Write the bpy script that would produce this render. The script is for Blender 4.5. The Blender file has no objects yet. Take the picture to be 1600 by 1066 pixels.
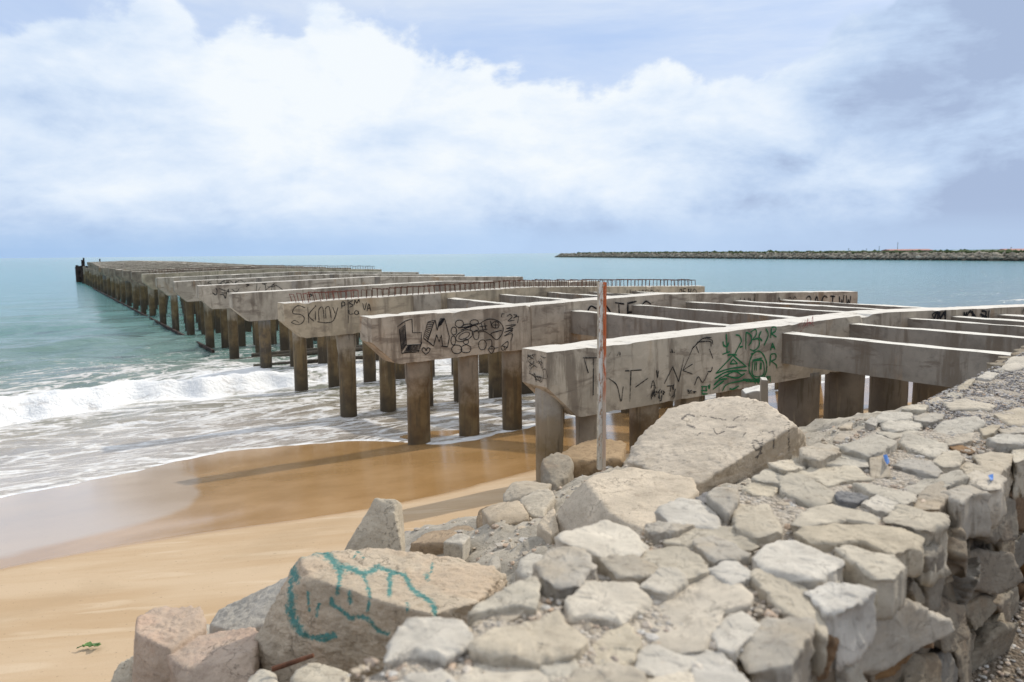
import bpy, bmesh, math, random
import numpy as np
from mathutils import Vector, noise as mn
random.seed(7); rng = np.random.default_rng(7)
S = bpy.context.scene; COL = S.collection
rad = math.radians

# ------------------------------------------------------------------ camera frame (also turns traced points into world points)
FPX = 1204.0; PIT = math.atan(137/1204); ROL = 0.0093; HC = 4.6
F = np.array([0, math.cos(PIT), -math.sin(PIT)]); R0 = np.array([1., 0, 0]); U0 = np.cross(R0, F)
RV = R0*math.cos(ROL)-U0*math.sin(ROL); UV = U0*math.cos(ROL)+R0*math.sin(ROL)
CP = np.array([0, 0, HC])
def ray(x, y): return F*FPX+RV*(x-800)-UV*(y-533)
def P(x, y, Y): d = ray(x, y); return CP+d*Y/d[1]
def Pz(x, y, z): d = ray(x, y); return CP+d*(z-HC)/d[2]
def proj(V):
    q = np.asarray(V)-CP; zc = q@F
    return np.stack([800+FPX*(q@RV)/zc, 533-FPX*(q@UV)/zc], -1)

# pier frame: u runs out to sea, v runs along the cross beams
PO = np.array([-2.97, 15.0]); UE = np.array([-.524, .8514]); VE = np.array([.8514, .524]); PANG = math.atan2(.524, .8514)
def pw(v, u, z=0.): a = PO+UE*u+VE*v; return np.array([a[0], a[1], z])
def uvof(x, y): q = np.stack([np.asarray(x)-PO[0], np.asarray(y)-PO[1]], -1); return q@UE, q@VE
# wall frame: s along the wall, w towards the sea
W0 = np.array([.06, 2.4]); WD = np.array([.692, .722]); WN = np.array([-.722, .692])
def ww(s, w, z=0.): a = W0+WD*s+WN*w; return np.array([a[0], a[1], z])

# ------------------------------------------------------------------ helpers
def tag(o, label=None, cat=None, group=None, kind=None):
    if label: o['label'] = label
    if cat: o['category'] = cat
    if group: o['group'] = group
    if kind: o['kind'] = kind
    return o
def empty(name, loc, rz=0.):
    o = bpy.data.objects.new(name, None); COL.objects.link(o); o.location = loc; o.rotation_euler = (0, 0, rz)
    o.empty_display_size = .2; return o
def link(name, me, parent=None, loc=None):
    o = bpy.data.objects.new(name, me); COL.objects.link(o)
    if parent: o.parent = parent
    if loc is not None: o.location = loc
    return o
def mesh(name, V, Fs, mat, smooth=True, attrs=None):
    me = bpy.data.meshes.new(name); V = np.asarray(V, dtype=np.float32)
    if isinstance(Fs, np.ndarray):
        n, k = Fs.shape
        me.vertices.add(len(V)); me.vertices.foreach_set('co', V.ravel())
        me.loops.add(n*k); me.loops.foreach_set('vertex_index', Fs.astype(np.int32).ravel())
        me.polygons.add(n); me.polygons.foreach_set('loop_start', np.arange(0, n*k, k, dtype=np.int32))
        me.polygons.foreach_set('loop_total', np.full(n, k, dtype=np.int32))
        me.update(calc_edges=True)
    else:
        me.from_pydata([tuple(map(float, p)) for p in V], [], Fs); me.update()
    me.polygons.foreach_set('use_smooth', np.full(len(me.polygons), smooth)); me.validate()
    for m in (mat if isinstance(mat, (list, tuple)) else [mat]): me.materials.append(m)
    for k, a in (attrs or {}).items():
        at = me.attributes.new(k, 'FLOAT', 'POINT'); at.data.foreach_set('value', np.asarray(a, dtype=np.float32))
    return me
class MB:
    """collects boxes, tubes and loose polygons into one mesh"""
    def __init__(s): s.V = []; s.F = []
    def add(s, V, Fs):
        n = len(s.V); s.V += [tuple(map(float, v)) for v in V]; s.F += [tuple(i+n for i in f) for f in Fs]
    def box(s, a, b):
        x0, y0, z0 = a; x1, y1, z1 = b
        s.add([(x0,y0,z0),(x1,y0,z0),(x1,y1,z0),(x0,y1,z0),(x0,y0,z1),(x1,y0,z1),(x1,y1,z1),(x0,y1,z1)],
              [(0,3,2,1),(4,5,6,7),(0,1,5,4),(1,2,6,5),(2,3,7,6),(3,0,4,7)])
    def tube(s, pts, r, n=6):
        pts = [Vector(p) for p in pts]; base = len(s.V); rs = r if isinstance(r, (list, tuple)) else [r]*len(pts)
        for i, p in enumerate(pts):
            t = (pts[min(i+1, len(pts)-1)]-pts[max(i-1, 0)]).normalized()
            a = t.orthogonal().normalized(); b = t.cross(a)
            for k in range(n):
                w = 2*math.pi*k/n; q = p+a*math.cos(w)*rs[i]+b*math.sin(w)*rs[i]; s.V.append(tuple(q))
        for i in range(len(pts)-1):
            for k in range(n):
                s.F.append((base+i*n+k, base+i*n+(k+1)%n, base+(i+1)*n+(k+1)%n, base+(i+1)*n+k))
        s.F.append(tuple(base+k for k in range(n))[::-1]); s.F.append(tuple(base+(len(pts)-1)*n+k for k in range(n)))
    def build(s, name, mat, parent=None, smooth=False, loc=None):
        return link(name, mesh(name, s.V, s.F, mat, smooth), parent, loc)
def fbm(p, o=4, H=.9): return mn.fractal(p, H, 2.1, o, noise_basis='PERLIN_ORIGINAL')
def sstep(a, b, x): t = np.clip((np.asarray(x)-a)/(b-a), 0, 1); return t*t*(3-2*t)

# ------------------------------------------------------------------ node helper
class NT:
    def __init__(s, name, world=False):
        if world: s.nt = S.world.node_tree
        else:
            s.m = bpy.data.materials.new(name); s.m.use_nodes = True; s.nt = s.m.node_tree
        s.nt.nodes.clear()
    def put(s, sock, v):
        if v is None: return
        if hasattr(v, 'links') or isinstance(v, bpy.types.NodeSocket): s.nt.links.new(v, sock)
        elif isinstance(v, (tuple, list)) and len(v) == 3 and sock.type == 'RGBA': sock.default_value = (*v, 1)
        else: sock.default_value = v
    def n(s, t, ins=None, out=0, **kw):
        nd = s.nt.nodes.new('ShaderNode'+t)
        for k, v in kw.items(): setattr(nd, k, v)
        for k, v in (ins or {}).items(): s.put(nd.inputs[k], v)
        return nd.outputs[out] if out is not None else nd
    def math(s, op, a, b=0., c=0., clamp=False): return s.n('Math', {0: a, 1: b, 2: c}, operation=op, use_clamp=clamp)
    def mul(s, a, b): return s.math('MULTIPLY', a, b)
    def add(s, a, b): return s.math('ADD', a, b)
    def noise(s, co, sc, det=4., rough=.55, dist=0., out=0, w=None):
        i = {'Vector': co, 'Scale': sc, 'Detail': det, 'Roughness': rough, 'Distortion': dist}
        if w is not None: i['W'] = w; return s.n('TexNoise', i, out, noise_dimensions='4D')
        return s.n('TexNoise', i, out)
    def map(s, co, loc=(0,0,0), rot=(0,0,0), sc=(1,1,1)): return s.n('Mapping', {'Vector': co, 'Location': loc, 'Rotation': rot, 'Scale': sc})
    def ramp(s, f, stops, interp='LINEAR'):
        nd = s.nt.nodes.new('ShaderNodeValToRGB'); cr = nd.color_ramp; cr.interpolation = interp
        while len(cr.elements) > 1: cr.elements.remove(cr.elements[-1])
        for i, (p, c) in enumerate(stops):
            e = cr.elements[0] if i == 0 else cr.elements.new(p)
            e.position = p; e.color = (c, c, c, 1) if not isinstance(c, (tuple, list)) else (*c, 1)
        s.put(nd.inputs[0], f); return nd.outputs[0]
    def step(s, x, a, b): return s.n('MapRange', {'Value': x, 'From Min': a, 'From Max': b, 'To Min': 0., 'To Max': 1.}, interpolation_type='SMOOTHSTEP')
    def mix(s, f, a, b, mode='MIX'):
        nd = s.nt.nodes.new('ShaderNodeMix'); nd.data_type = 'RGBA'; nd.blend_type = mode
        s.put(nd.inputs[0], f); s.put(nd.inputs[6], a); s.put(nd.inputs[7], b); return nd.outputs[2]
    def co(s, k='Object'): return s.n('TexCoord', out=None).outputs[k]
    def sep(s, v): nd = s.n('SeparateXYZ', {0: v}, None); return nd.outputs
    def attr(s, name): return s.n('Attribute', out=None, attribute_name=name).outputs['Fac']
    def bump(s, h, st=.5, d=.02, nrm=None): return s.n('Bump', {'Height': h, 'Strength': st, 'Distance': d, 'Normal': nrm})
    def pbr(s, col, rough=.85, nrm=None, spec=.3, **kw):
        i = {'Base Color': col, 'Roughness': rough, 'Specular IOR Level': spec}; i.update(kw)
        if nrm is not None: i['Normal'] = nrm
        return s.n('BsdfPrincipled', i)
    def out(s, sh): 
        o = s.nt.nodes.new('ShaderNodeOutputMaterial'); s.nt.links.new(sh, o.inputs[0]); return s.m

# ------------------------------------------------------------------ materials
def concrete(name, base=(.475,.41,.32), stain=.75, top=(.66,.62,.55)):
    t = NT(name); co = t.co(); rnd = t.n('ObjectInfo', out=None).outputs['Random']; w = t.mul(rnd, 37.)
    big = t.noise(co, .9, 5, .6, w=w); mid = t.noise(co, 5, 5, .65, w=w); fine = t.noise(co, 60, 4, .7)
    c = t.mix(t.step(big, .35, .68), tuple(x*.74 for x in base), tuple(min(1, x*1.12) for x in base))
    c = t.mix(t.mul(t.step(mid, .5, .68), .55), c, tuple(x*.55 for x in base))
    c = t.mix(t.mul(t.step(mid, .46, .3), .4), c, tuple(min(1, x*1.3) for x in base))
    st = t.noise(t.map(co, sc=(2.6, 2.6, .35)), 1.6, 6, .65, w=w)          # run-down streaks
    c = t.mix(t.mul(t.step(st, .5, .62), stain), c, (.17,.135,.10))
    rust = t.noise(t.map(co, sc=(1.6, 1.6, .5)), .8, 4, .6, .6, w=t.add(w, 5.))
    c = t.mix(t.mul(t.step(rust, .58, .70), .6), c, (.34,.20,.09))
    blot = t.noise(t.map(co, sc=(.5, .5, 1.6)), 1.5, 5, .7, 1.2, w=t.add(w, 9.))
    c = t.mix(t.mul(t.step(blot, .52, .62), stain*.85), c, (.16,.125,.095))
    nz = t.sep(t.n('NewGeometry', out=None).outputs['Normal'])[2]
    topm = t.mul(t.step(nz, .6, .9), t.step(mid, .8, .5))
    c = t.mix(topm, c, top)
    c = t.mix(t.mul(t.step(fine, .55, .75), .35), c, tuple(x*.6 for x in base))
    h = t.add(t.mul(mid, .6), t.mul(fine, .35)); vor = t.n('TexVoronoi', {'Vector': co, 'Scale': 22.}, 0)
    h = t.add(h, t.mul(t.step(vor, .16, .0), -.7))
    return t.out(t.pbr(c, .9, t.bump(h, .55, .012), .25))
def pile_mat(name, up=(.36,.295,.215), lo=(.125,.078,.034), foot=(.055,.042,.026), line=1.9):
    t = NT(name); co = t.co(); rnd = t.n('ObjectInfo', out=None).outputs['Random']; w = t.mul(rnd, 61.)
    z = t.sep(co)[2]; n = t.noise(co, 2.2, 5, .65, w=w); st = t.noise(t.map(co, sc=(5, 5, .5)), 1.6, 5, .65, w=w); f = t.noise(co, 45, 4, .7)
    zz = t.add(t.add(z, t.mul(t.add(n, -.5), 1.3)), t.mul(t.add(rnd, -.5), .7))
    c = t.mix(t.step(n, .35, .65), tuple(x*.7 for x in up), up)
    c = t.mix(t.step(zz, line+.25, line-.25), c, t.mix(t.step(n, .38, .62), lo, (.20,.135,.06)))
    c = t.mix(t.mul(t.step(zz, line-.9, line-1.7), .85), c, foot)
    c = t.mix(t.mul(t.step(st, .52, .62), .65), c, (.075,.058,.032))
    c = t.mix(t.mul(t.step(st, .42, .3), .45), c, (.40,.33,.22))
    c = t.mix(t.mul(t.step(f, .58, .72), .5), c, (.10,.08,.05))
    return t.out(t.pbr(c, .6, t.bump(t.add(t.mul(n, .5), t.mul(f, .4)), .6, .012), .4))
def rock_mat(name, base, dark=None, speck=.5, tint=None, bumpd=.012, scale=1., paint=None):
    dark = dark or tuple(x*.55 for x in base)
    t = NT(name); co = t.co(); rnd = t.n('ObjectInfo', out=None).outputs['Random']; w = t.mul(rnd, 53.)
    a = t.noise(co, 2.2*scale, 6, .62, .3, w=w); b = t.noise(co, 9*scale, 6, .68, w=w); f = t.noise(co, 70*scale, 5, .7); g = t.noise(co, 210*scale, 2, .6)
    lay = t.noise(t.map(co, rot=(.5, .3, .2), sc=(2, 2, 11)), 2.2*scale, 5, .6, w=w)
    c = t.mix(t.step(a, .33, .66), tuple(x*.80 for x in base), tuple(min(.82, x*1.10) for x in base))
    if tint: c = t.mix(t.mul(t.step(t.noise(co, 1.7*scale, 4, .6, w=t.add(w, 3.)), .48, .62), .8), c, tint)
    c = t.mix(t.mul(t.step(b, .52, .66), .6), c, dark)
    c = t.mix(t.mul(t.step(lay, .56, .66), .3), c, dark)
    c = t.mix(t.mul(t.step(f, .54, .66), speck), c, tuple(x*.6 for x in dark))
    c = t.mix(t.mul(t.step(g, .6, .72), speck*.8), c, tuple(min(.85, x*1.35) for x in base))
    v = t.n('HueSaturation', {'Value': t.add(t.mul(rnd, .2), .92), 'Saturation': t.add(t.mul(t.math('FRACT', t.mul(rnd, 7.)), .3), .85), 'Color': c})
    c = t.mix(1., v, t.ramp(t.math('FRACT', t.mul(rnd, 13.7)), [(0,(.92,.925,.925)),(.35,(.99,.975,.94)),(.7,(1.,.965,.90)),(1.,(.94,.89,.82))]), 'MULTIPLY')
    ck = t.math('ABSOLUTE', t.add(t.noise(co, 2.6*scale, 5, .6, .8, w=t.add(w, 8.)), -.5)); crack = t.mul(t.step(ck, .008, .001), t.step(a, .47, .58))
    pit = t.step(t.noise(co, 26*scale, 3, .6, w=w), .66, .74)
    c = t.mix(t.mul(crack, .28), c, tuple(x*.4 for x in dark)); c = t.mix(t.mul(pit, .45), c, tuple(x*.7 for x in dark))
    if paint:
        for at, pc, lo in paint:
            p = t.attr(at); k = t.add(p, t.mul(t.add(t.noise(co, 40, 6, .8), -.5), 2.7))
            k = t.mul(t.step(k, .38, .88), t.step(p, .03, .2))
            c = t.mix(t.mul(k, lo), c, pc)
    h = t.add(t.add(t.mul(b, 1.), t.mul(f, .42)), t.add(t.mul(lay, .5), t.add(t.mul(crack, -.5), t.mul(pit, -.35))))
    return t.out(t.pbr(c, .92, t.bump(h, .9, bumpd/scale*2.), .2))
def gravel_mat(name, cols, sc=46, base=None):
    t = NT(name); co = t.co(); vn = t.n('TexVoronoi', {'Vector': co, 'Scale': float(sc)}, None); d, cl = vn.outputs[0], vn.outputs[1]
    rv = t.sep(cl)[0]; c = t.ramp(rv, [(i/(len(cols)-1), k) for i, k in enumerate(cols)])
    big = t.noise(co, 3, 5, .6); fine = t.noise(co, 150, 3, .7)
    c = t.mix(t.mul(t.step(big, .4, .65), .5), c, base or cols[0])
    c = t.mix(t.mul(t.step(fine, .5, .7), .4), c, (.10,.08,.06))
    h = t.add(t.mul(d, -1.), t.mul(fine, .25))
    return t.out(t.pbr(c, .95, t.bump(h, .9, .02), .15))
def pebble_mat(name, cols):
    t = NT(name); r = t.n('NewGeometry', out=None).outputs['Random Per Island']; co = t.co()
    c = t.ramp(r, [(i/(len(cols)-1), k) for i, k in enumerate(cols)])
    c = t.mix(t.mul(t.step(t.noise(co, 160, 3, .6), .5, .7), .4), c, (.16,.14,.12))
    return t.out(t.pbr(c, .85, None, .25))
def plain(name, col, rough=.8, var=.3, sc=20, metallic=0.):
    t = NT(name); co = t.co(); n = t.noise(co, sc, 5, .65)
    c = t.mix(t.step(n, .35, .65), tuple(x*(1-var) for x in col), tuple(min(1, x*(1+var*.5)) for x in col))
    return t.out(t.pbr(c, rough, t.bump(n, .3, .005), .3, Metallic=metallic))
def spray(name, col, cover=.62):
    t = NT(name); co = t.co(); n = t.noise(co, 30, 5, .75); n2 = t.noise(co, 4, 3, .6)
    k = t.step(t.add(t.mul(n, .55), t.mul(n2, .45)), cover+.08, cover-.12)
    sh = t.n('MixShader', {0: t.add(t.mul(k, .85), .12), 1: t.n('BsdfTransparent'), 2: t.pbr(col, .75, None, .2)})
    return t.out(sh)
M = {}
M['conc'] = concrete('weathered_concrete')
M['conc_dark'] = concrete('weathered_concrete_girder', (.30,.265,.22), .8, (.70,.67,.60))
M['conc_far'] = concrete('weathered_concrete_far', (.36,.295,.22), .9, (.56,.50,.42))
M['conc_warm'] = concrete('weathered_concrete_warm', (.54,.445,.31), .5)
M['pile'] = pile_mat('pile_concrete')
M['pile_grey'] = pile_mat('pile_grey', (.40,.36,.30), (.27,.205,.13), (.17,.13,.075), 1.95)
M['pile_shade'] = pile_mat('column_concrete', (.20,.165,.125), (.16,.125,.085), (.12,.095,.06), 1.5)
M['pile_dark'] = pile_mat('pile_dark', (.16,.15,.135), (.09,.065,.04), (.03,.026,.02))
M['rust'] = plain('rusty_steel', (.14,.062,.035), .85, .6, 9)
M['rust_red'] = plain('rusty_red_bars', (.21,.07,.045), .85, .5, 9)
M['sheet'] = plain('rusted_sheet_pile', (.055,.034,.026), .85, .7, 2)
M['black'] = spray('black_spray_paint', (.013,.013,.015))
M['black_faint'] = spray('faint_black_paint', (.02,.02,.02), .56)
M['green'] = spray('green_spray_paint', (.02,.15,.06), .66)
M['red'] = spray('red_spray_paint', (.42,.09,.09), .48)
PALE = (.50,.455,.385)
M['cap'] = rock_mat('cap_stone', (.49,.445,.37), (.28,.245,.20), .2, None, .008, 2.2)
M['cap_w'] = rock_mat('cap_stone_pale', (.56,.515,.445), (.36,.325,.28), .14, None, .007, 2.2)
M['cap_b'] = rock_mat('cap_stone_brown', (.46,.415,.35), (.25,.215,.175), .22, (.46,.39,.30), .008, 2.2)
M['cap_o'] = rock_mat('orange_stone', (.27,.165,.085), (.10,.065,.04), .3, (.16,.11,.07), .009, 2.2)
M['cap_d'] = rock_mat('slate_cobble', (.20,.20,.205), (.10,.10,.11), .2, None, .006, 2.2)
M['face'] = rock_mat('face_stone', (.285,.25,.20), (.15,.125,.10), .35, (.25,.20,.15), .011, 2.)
M['rock'] = rock_mat('beige_granite', (.54,.46,.36), (.31,.255,.195), .42, None, .011, 1.4)
M['rock_g'] = rock_mat('grey_granite', (.49,.445,.375), (.26,.23,.195), .5, None, .011, 1.5)
M['rock_p'] = rock_mat('pink_granite', (.47,.385,.32), (.29,.225,.185), .36, (.49,.37,.30), .011, 1.4)
M['rock_b'] = rock_mat('brown_rock', (.36,.27,.18), (.19,.135,.09), .4, None, .011, 1.4)
M['rock_t'] = rock_mat('painted_granite', (.50,.43,.345), (.28,.23,.175), .42, (.51,.41,.315), .012, 1.4, [('teal', (.015,.205,.20), .82)])
M['rock_x'] = rock_mat('scrawled_granite', (.62,.535,.43), (.38,.315,.245), .42, None, .009, 1.5, [('ink', (.035,.035,.04), .75)])
M['gravel'] = gravel_mat('grey_gravel', [(.42,.36,.29),(.52,.46,.38),(.33,.28,.22),(.58,.53,.46)], 60, (.50,.44,.36))
M['rubble'] = rock_mat('rubble_mortar', (.44,.405,.35), (.24,.215,.18), .65, None, .016, 2.6)
M['earth'] = gravel_mat('landward_gravel', [(.16,.125,.09),(.24,.19,.14),(.11,.085,.06),(.32,.27,.21)], 60)
M['peb'] = pebble_mat('pebbles', [(.47,.39,.29),(.36,.31,.25),(.57,.51,.43),(.52,.38,.27),(.26,.23,.20),(.60,.57,.52)])
M['peb_g'] = pebble_mat('dark_pebbles', [(.30,.28,.26),(.13,.12,.12),(.48,.45,.42),(.22,.20,.19),(.38,.34,.30),(.60,.57,.53),(.10,.10,.11)])
M['peb_w'] = pebble_mat('golden_grit', [(.42,.29,.15),(.50,.40,.27),(.30,.21,.13),(.58,.48,.35)])

def sand_mat():
    t = NT('beach_sand'); co = t.co(); wet = t.attr('wet'); film = t.attr('film')
    n = t.noise(co, .7, 5, .6); n2 = t.noise(t.map(co, rot=(0,0,-PANG), sc=(.35, 1.6, 1)), .9, 5, .6); f = t.noise(co, 90, 3, .7)
    dry = t.mix(t.step(n2, .35, .65), (.46,.325,.195), (.53,.40,.265))
    mark = t.noise(t.map(co, rot=(0,0,-PANG+.15), sc=(.55, 3.4, 1)), 1.1, 4, .55, .5)
    dry = t.mix(t.mul(t.step(mark, .585, .70), .42), dry, (.62,.50,.36))
    dry = t.mix(t.mul(t.step(n, .52, .68), .25), dry, (.36,.26,.155))
    wetc = t.mix(t.step(n, .35, .68), (.37,.21,.08), (.46,.275,.12))
    ww_ = t.add(wet, t.mul(t.add(n, -.5), .25))
    wm = t.step(ww_, .35, .65)
    c = t.mix(wm, dry, wetc)
    fm = t.step(t.add(film, t.mul(t.add(t.noise(co, 1.6, 5, .6), -.5), .45)), .35, .8)
    c = t.mix(t.mul(fm, .7), c, (.50,.405,.32))
    c = t.mix(t.mul(t.step(f, .55, .75), .28), c, (.22,.15,.085))
    c = t.mix(t.mul(t.step(t.noise(co, 34, 2, .5), .70, .74), .5), c, (.10,.07,.045))
    r = t.n('MapRange', {'Value': t.math('MAXIMUM', wm, fm), 'From Min': 0., 'From Max': 1., 'To Min': .93, 'To Max': .085})
    r = t.add(r, t.mul(t.mul(wm, n), .12))
    h = t.add(t.mul(f, .15), t.mul(n2, 1.))
    h = t.mul(h, t.n('MapRange', {'Value': wm, 'To Min': 1., 'To Max': .04}))
    return t.out(t.pbr(c, r, t.bump(h, .4, .03), t.n('MapRange', {'Value': wm, 'To Min': .15, 'To Max': .55})))
M['sand'] = sand_mat()

def sea_mat():
    t = NT('sea_water'); co = t.co(); xyz = t.sep(co); u = xyz[1]
    D = t.attr('foam'); film = t.attr('film')
    un = t.math('LOGARITHM', t.math('MAXIMUM', t.add(u, 12.), 1.), 2.)            # log2(u+12)
    un = t.math('DIVIDE', un, 11.)
    nbig = t.noise(t.map(co, sc=(.25, 1., 1)), .09, 4, .6)
    un2 = t.add(un, t.mul(t.add(nbig, -.5), .05))
    c = t.ramp(un2, [(.30,(.26,.185,.10)), (.385,(.24,.195,.115)), (.43,(.20,.215,.16)), (.475,(.125,.205,.175)), (.56,(.095,.235,.22)), (.70,(.06,.25,.27)), (.85,(.06,.25,.265)), (1.,(.06,.25,.275))])
    wave = t.noise(t.map(co, sc=(.3, 1, 1)), .5, 4, .6)
    c = t.mix(t.mul(t.step(wave, .42, .62), .25), c, t.mix(.5, c, (.03,.10,.10)))
    c = t.mix(t.mul(film, .8), c, (.47,.43,.40))
    # foam lace
    warp = t.noise(t.map(co, sc=(.5, 1., 1)), .9, 4, .6, 0, 1)
    wc = t.n('VectorMath', {0: t.map(co, sc=(.50, 1.25, 1)), 1: t.n('VectorMath', {0: t.n('VectorMath', {0: warp, 1: (.5,.5,.5)}, operation='SUBTRACT'), 'Scale': 1.6}, operation='SCALE')}, operation='ADD')
    v1 = t.n('TexVoronoi', {'Vector': wc, 'Scale': 1.25}, 0, feature='DISTANCE_TO_EDGE')
    v2 = t.n('TexVoronoi', {'Vector': wc, 'Scale': 3.4}, 0, feature='DISTANCE_TO_EDGE')
    lace = t.add(t.mul(t.step(v1, .26, .0), .62), t.mul(t.step(v2, .22, .0), .38))
    fb = t.noise(t.map(co, sc=(.42, 1.1, 1)), 1.1, 6, .62); fb2 = t.noise(co, 9, 4, .65)
    X = t.add(t.add(D, t.mul(t.add(lace, -.45), .54)), t.add(t.mul(t.add(fb, -.5), .95), t.mul(t.add(fb2, -.5), .3)))
    k = t.mul(t.step(X, .44, .66), t.step(D, .02, .12))
    thick = t.step(X, .5, 1.0)
    fc = t.mix(thick, (.52,.495,.465), (.80,.805,.80))
    col = t.mix(k, c, fc)
    rough = t.n('MapRange', {'Value': k, 'To Min': .13, 'To Max': .9})
    ch1 = t.noise(t.map(co, sc=(.45, 1, 1)), 1.3, 5, .62, .4); ch2 = t.noise(t.map(co, sc=(.5, 1, 1)), .22, 4, .6); ch3 = t.noise(t.map(co, sc=(.4, 1, 1)), 6, 3, .6)
    h = t.add(t.add(t.mul(ch1, .22), t.mul(ch2, .8)), t.add(t.mul(ch3, .03), t.mul(t.mul(thick, fb2), .05)))
    b = t.bump(h, .8, 1.)
    return t.out(t.pbr(col, rough, b, t.n('MapRange', {'Value': k, 'To Min': .5, 'To Max': .1})))
M['sea'] = sea_mat()

# ------------------------------------------------------------------ terrain
TS = [-8,-2,-1,-.4,0,1,2.5,4,5.5,7,9,12,30]; TT = [1.0,1.4,2.2,3.2,3.8,4.1,4.6,4.4,4.9,4.2,2.5,1.0,1.0]
def sand_z(x, y):
    u, v = uvof(x, y)
    z = .75-.125*u
    z = np.where(u > 9, np.maximum(.75-.125*9-(u-9)*.16, -5.), z)
    z = np.where(u < -14, 2.5+(u+14)*-.03, z)
    return z
def rub_z(x, y):
    q = np.stack([np.asarray(x)-W0[0], np.asarray(y)-W0[1]], -1); s = q@WD; w = q@WN
    tt = np.interp(s, TS, TT); sz = sand_z(x, y)
    k = np.clip(1-w/tt, 0, 1)**np.interp(s, [0,1.5,3], [1.05,.9,.85])
    return np.where(w > tt, sz, sz+(np.interp(s, [0,1,2.5], [2.80,2.9,3.1])-sz)*k), s, w, tt
UWV = [-60,-12,-6.07,-5,-4.1,-3.2,-1.7,-.5,.4,.9,1.2,1.7,2.3,3.06,3.7,4.3,5,5.4,7,10,14,20,60]
UWU = [-1,0,.6,.9,1.6,2.2,2.75,2.1,1.35,.4,-.9,-.95,-.84,-.7,-.4,-.15,.1,.0,-.3,-.8,-.4,-.8,-1]
def u_water(v): 
    v = np.asarray(v); return np.interp(v, UWV, UWU)+.10*np.sin(v*2.3+1)+.06*np.sin(v*5.1)+.04*np.sin(v*11.7+.4)
def graded(a, b, st, lo, hi, g):
    c = list(np.arange(a, b+1e-6, st)); d = st
    while c[-1] < hi: d *= g; c.append(c[-1]+d)
    d = st
    while c[0] > lo: d *= g; c.insert(0, c[0]-d)
    return np.array(c)
def grid_faces(nr, nc):
    i = np.arange(nr-1)[:, None]*nc+np.arange(nc-1)[None, :]; i = i.ravel()
    return np.stack([i, i+1, i+1+nc, i+nc], 1)

# sand: one sheet in pier axes, runs under the sea and under the embankment
us = graded(-15, 9, .2, -300, 400, 1.25); vs = graded(-14, 18, .25, -600, 600, 1.25)
UU, VV = np.meshgrid(us, vs, indexing='ij')
X = PO[0]+UE[0]*UU+VE[0]*VV; Y = PO[1]+UE[1]*UU+VE[1]*VV
Z = sand_z(X, Y)
flat = Z.ravel().copy(); xf, yf = X.ravel(), Y.ravel()
near = (np.abs(VV.ravel()) < 25) & (np.abs(UU.ravel()) < 18)
for i in np.nonzero(near)[0]:
    a = fbm((UU.flat[i]*.55, VV.flat[i]*.22, 0), 4)
    flat[i] += a*.035*np.clip((-UU.flat[i]-3.5)/2, 0, 1)
uw = u_water(VV.ravel()); uf, vf = UU.ravel(), VV.ravel()
# the far land side is filled up to road level in the ground object, the sand there only goes under it
dry_edge = -5.3+.25*np.sin(vf*.9)
wet = sstep(-.6, .9, uf-dry_edge)
film = sstep(-.2, 1.3, uf-np.interp(vf, [-60,-12,-5.85,-4.2,-3.6,-2.8,0,60], [-6.2,-5.6,-4.9,-4.3,-3.6,.6,1.0,1.0]))*np.interp(vf, [-60,-3.6,-2.6,60], [1,1,.15,.1])
o = link('sand', mesh('sand', np.stack([xf, yf, flat], 1), grid_faces(len(us), len(vs)), M['sand'], True, {'wet': wet, 'film': film}))
tag(o, kind='structure')

# sea
us = graded(-2.2, 40, .11, -2.5, 30000, 1.045); vs = graded(-11, 24, .16, -30000, 30000, 1.09)
UU, VV = np.meshgrid(us, vs, indexing='ij'); uf, vf = UU.ravel(), VV.ravel()
uw = u_water(vf)
base = np.interp(uf, [-3,0,3,6,12,18,24,40], [1.12,.76,.46,.22,-.08,-.15,-.28,-.3])
sz = np.where(uf > 9, .75-.125*9-(uf-9)*.16, .75-.125*uf)
L = sz+np.minimum((uf-uw)*.05+np.clip((uf-uw)/4, 0, 9e9)**2*.3, np.maximum(base-sz, .02))
front = np.interp(vf, [-60,-12,-6.4,-4.9,-3,-1.3,1,2.3,6,12,24,60], [8,9.6,10.7,11.7,12.5,12.9,13.2,13.6,14.2,13.6,13.2,12])+.25*np.sin(vf*1.7)+.15*np.sin(vf*4.1+1)
d = uf-front
amp = np.interp(vf, [-60,-8,-3,2,5,9,60], [.68,.68,.58,.46,.32,.25,.25])
hump = amp*sstep(0, .9, d)*np.where(d > .9, np.exp(-(d-.9)/2.6), 1)
swell = .42*np.exp(-((uf-35-vf*.25)/2.2)**2)*np.interp(vf, [-30,-8,-3,1], [1,1,.7,0])
far = np.clip(1-(uf-40)/60, 0, 1)*np.clip(1-(np.abs(vf)-24)/40, 0, 1)
depth = np.clip((uf-uw)/9, 0, 1)
rip = np.zeros_like(uf)
for k in range(26):
    lam = 1.2*1.11**k*rng.uniform(.8, 1.2); th = rng.normal(0, .45); a = .0075*lam**.75
    rip += a*np.sin(2*math.pi/lam*(uf*math.cos(th)+vf*math.sin(th))+rng.uniform(0, 6.3))
nearm = (far > 0) & (uf > uw-.3)
tur = np.zeros_like(uf)
idx = np.nonzero(nearm & (d > -.6) & (d < 7))[0]
for i in idx: tur[i] = fbm((uf[i]*.9, vf[i]*.75, 3.3), 5)+.5*abs(fbm((uf[i]*2.6, vf[i]*2.2, 9.), 3))
idx2 = np.nonzero(nearm)[0]
ch = np.zeros_like(uf)
for i in idx2: ch[i] = mn.noise((uf[i]*1.1, vf[i]*.5, 1.7))
Zs = L+hump+swell*far+rip*far*depth*1.0+ch*.045*depth*far
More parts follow.
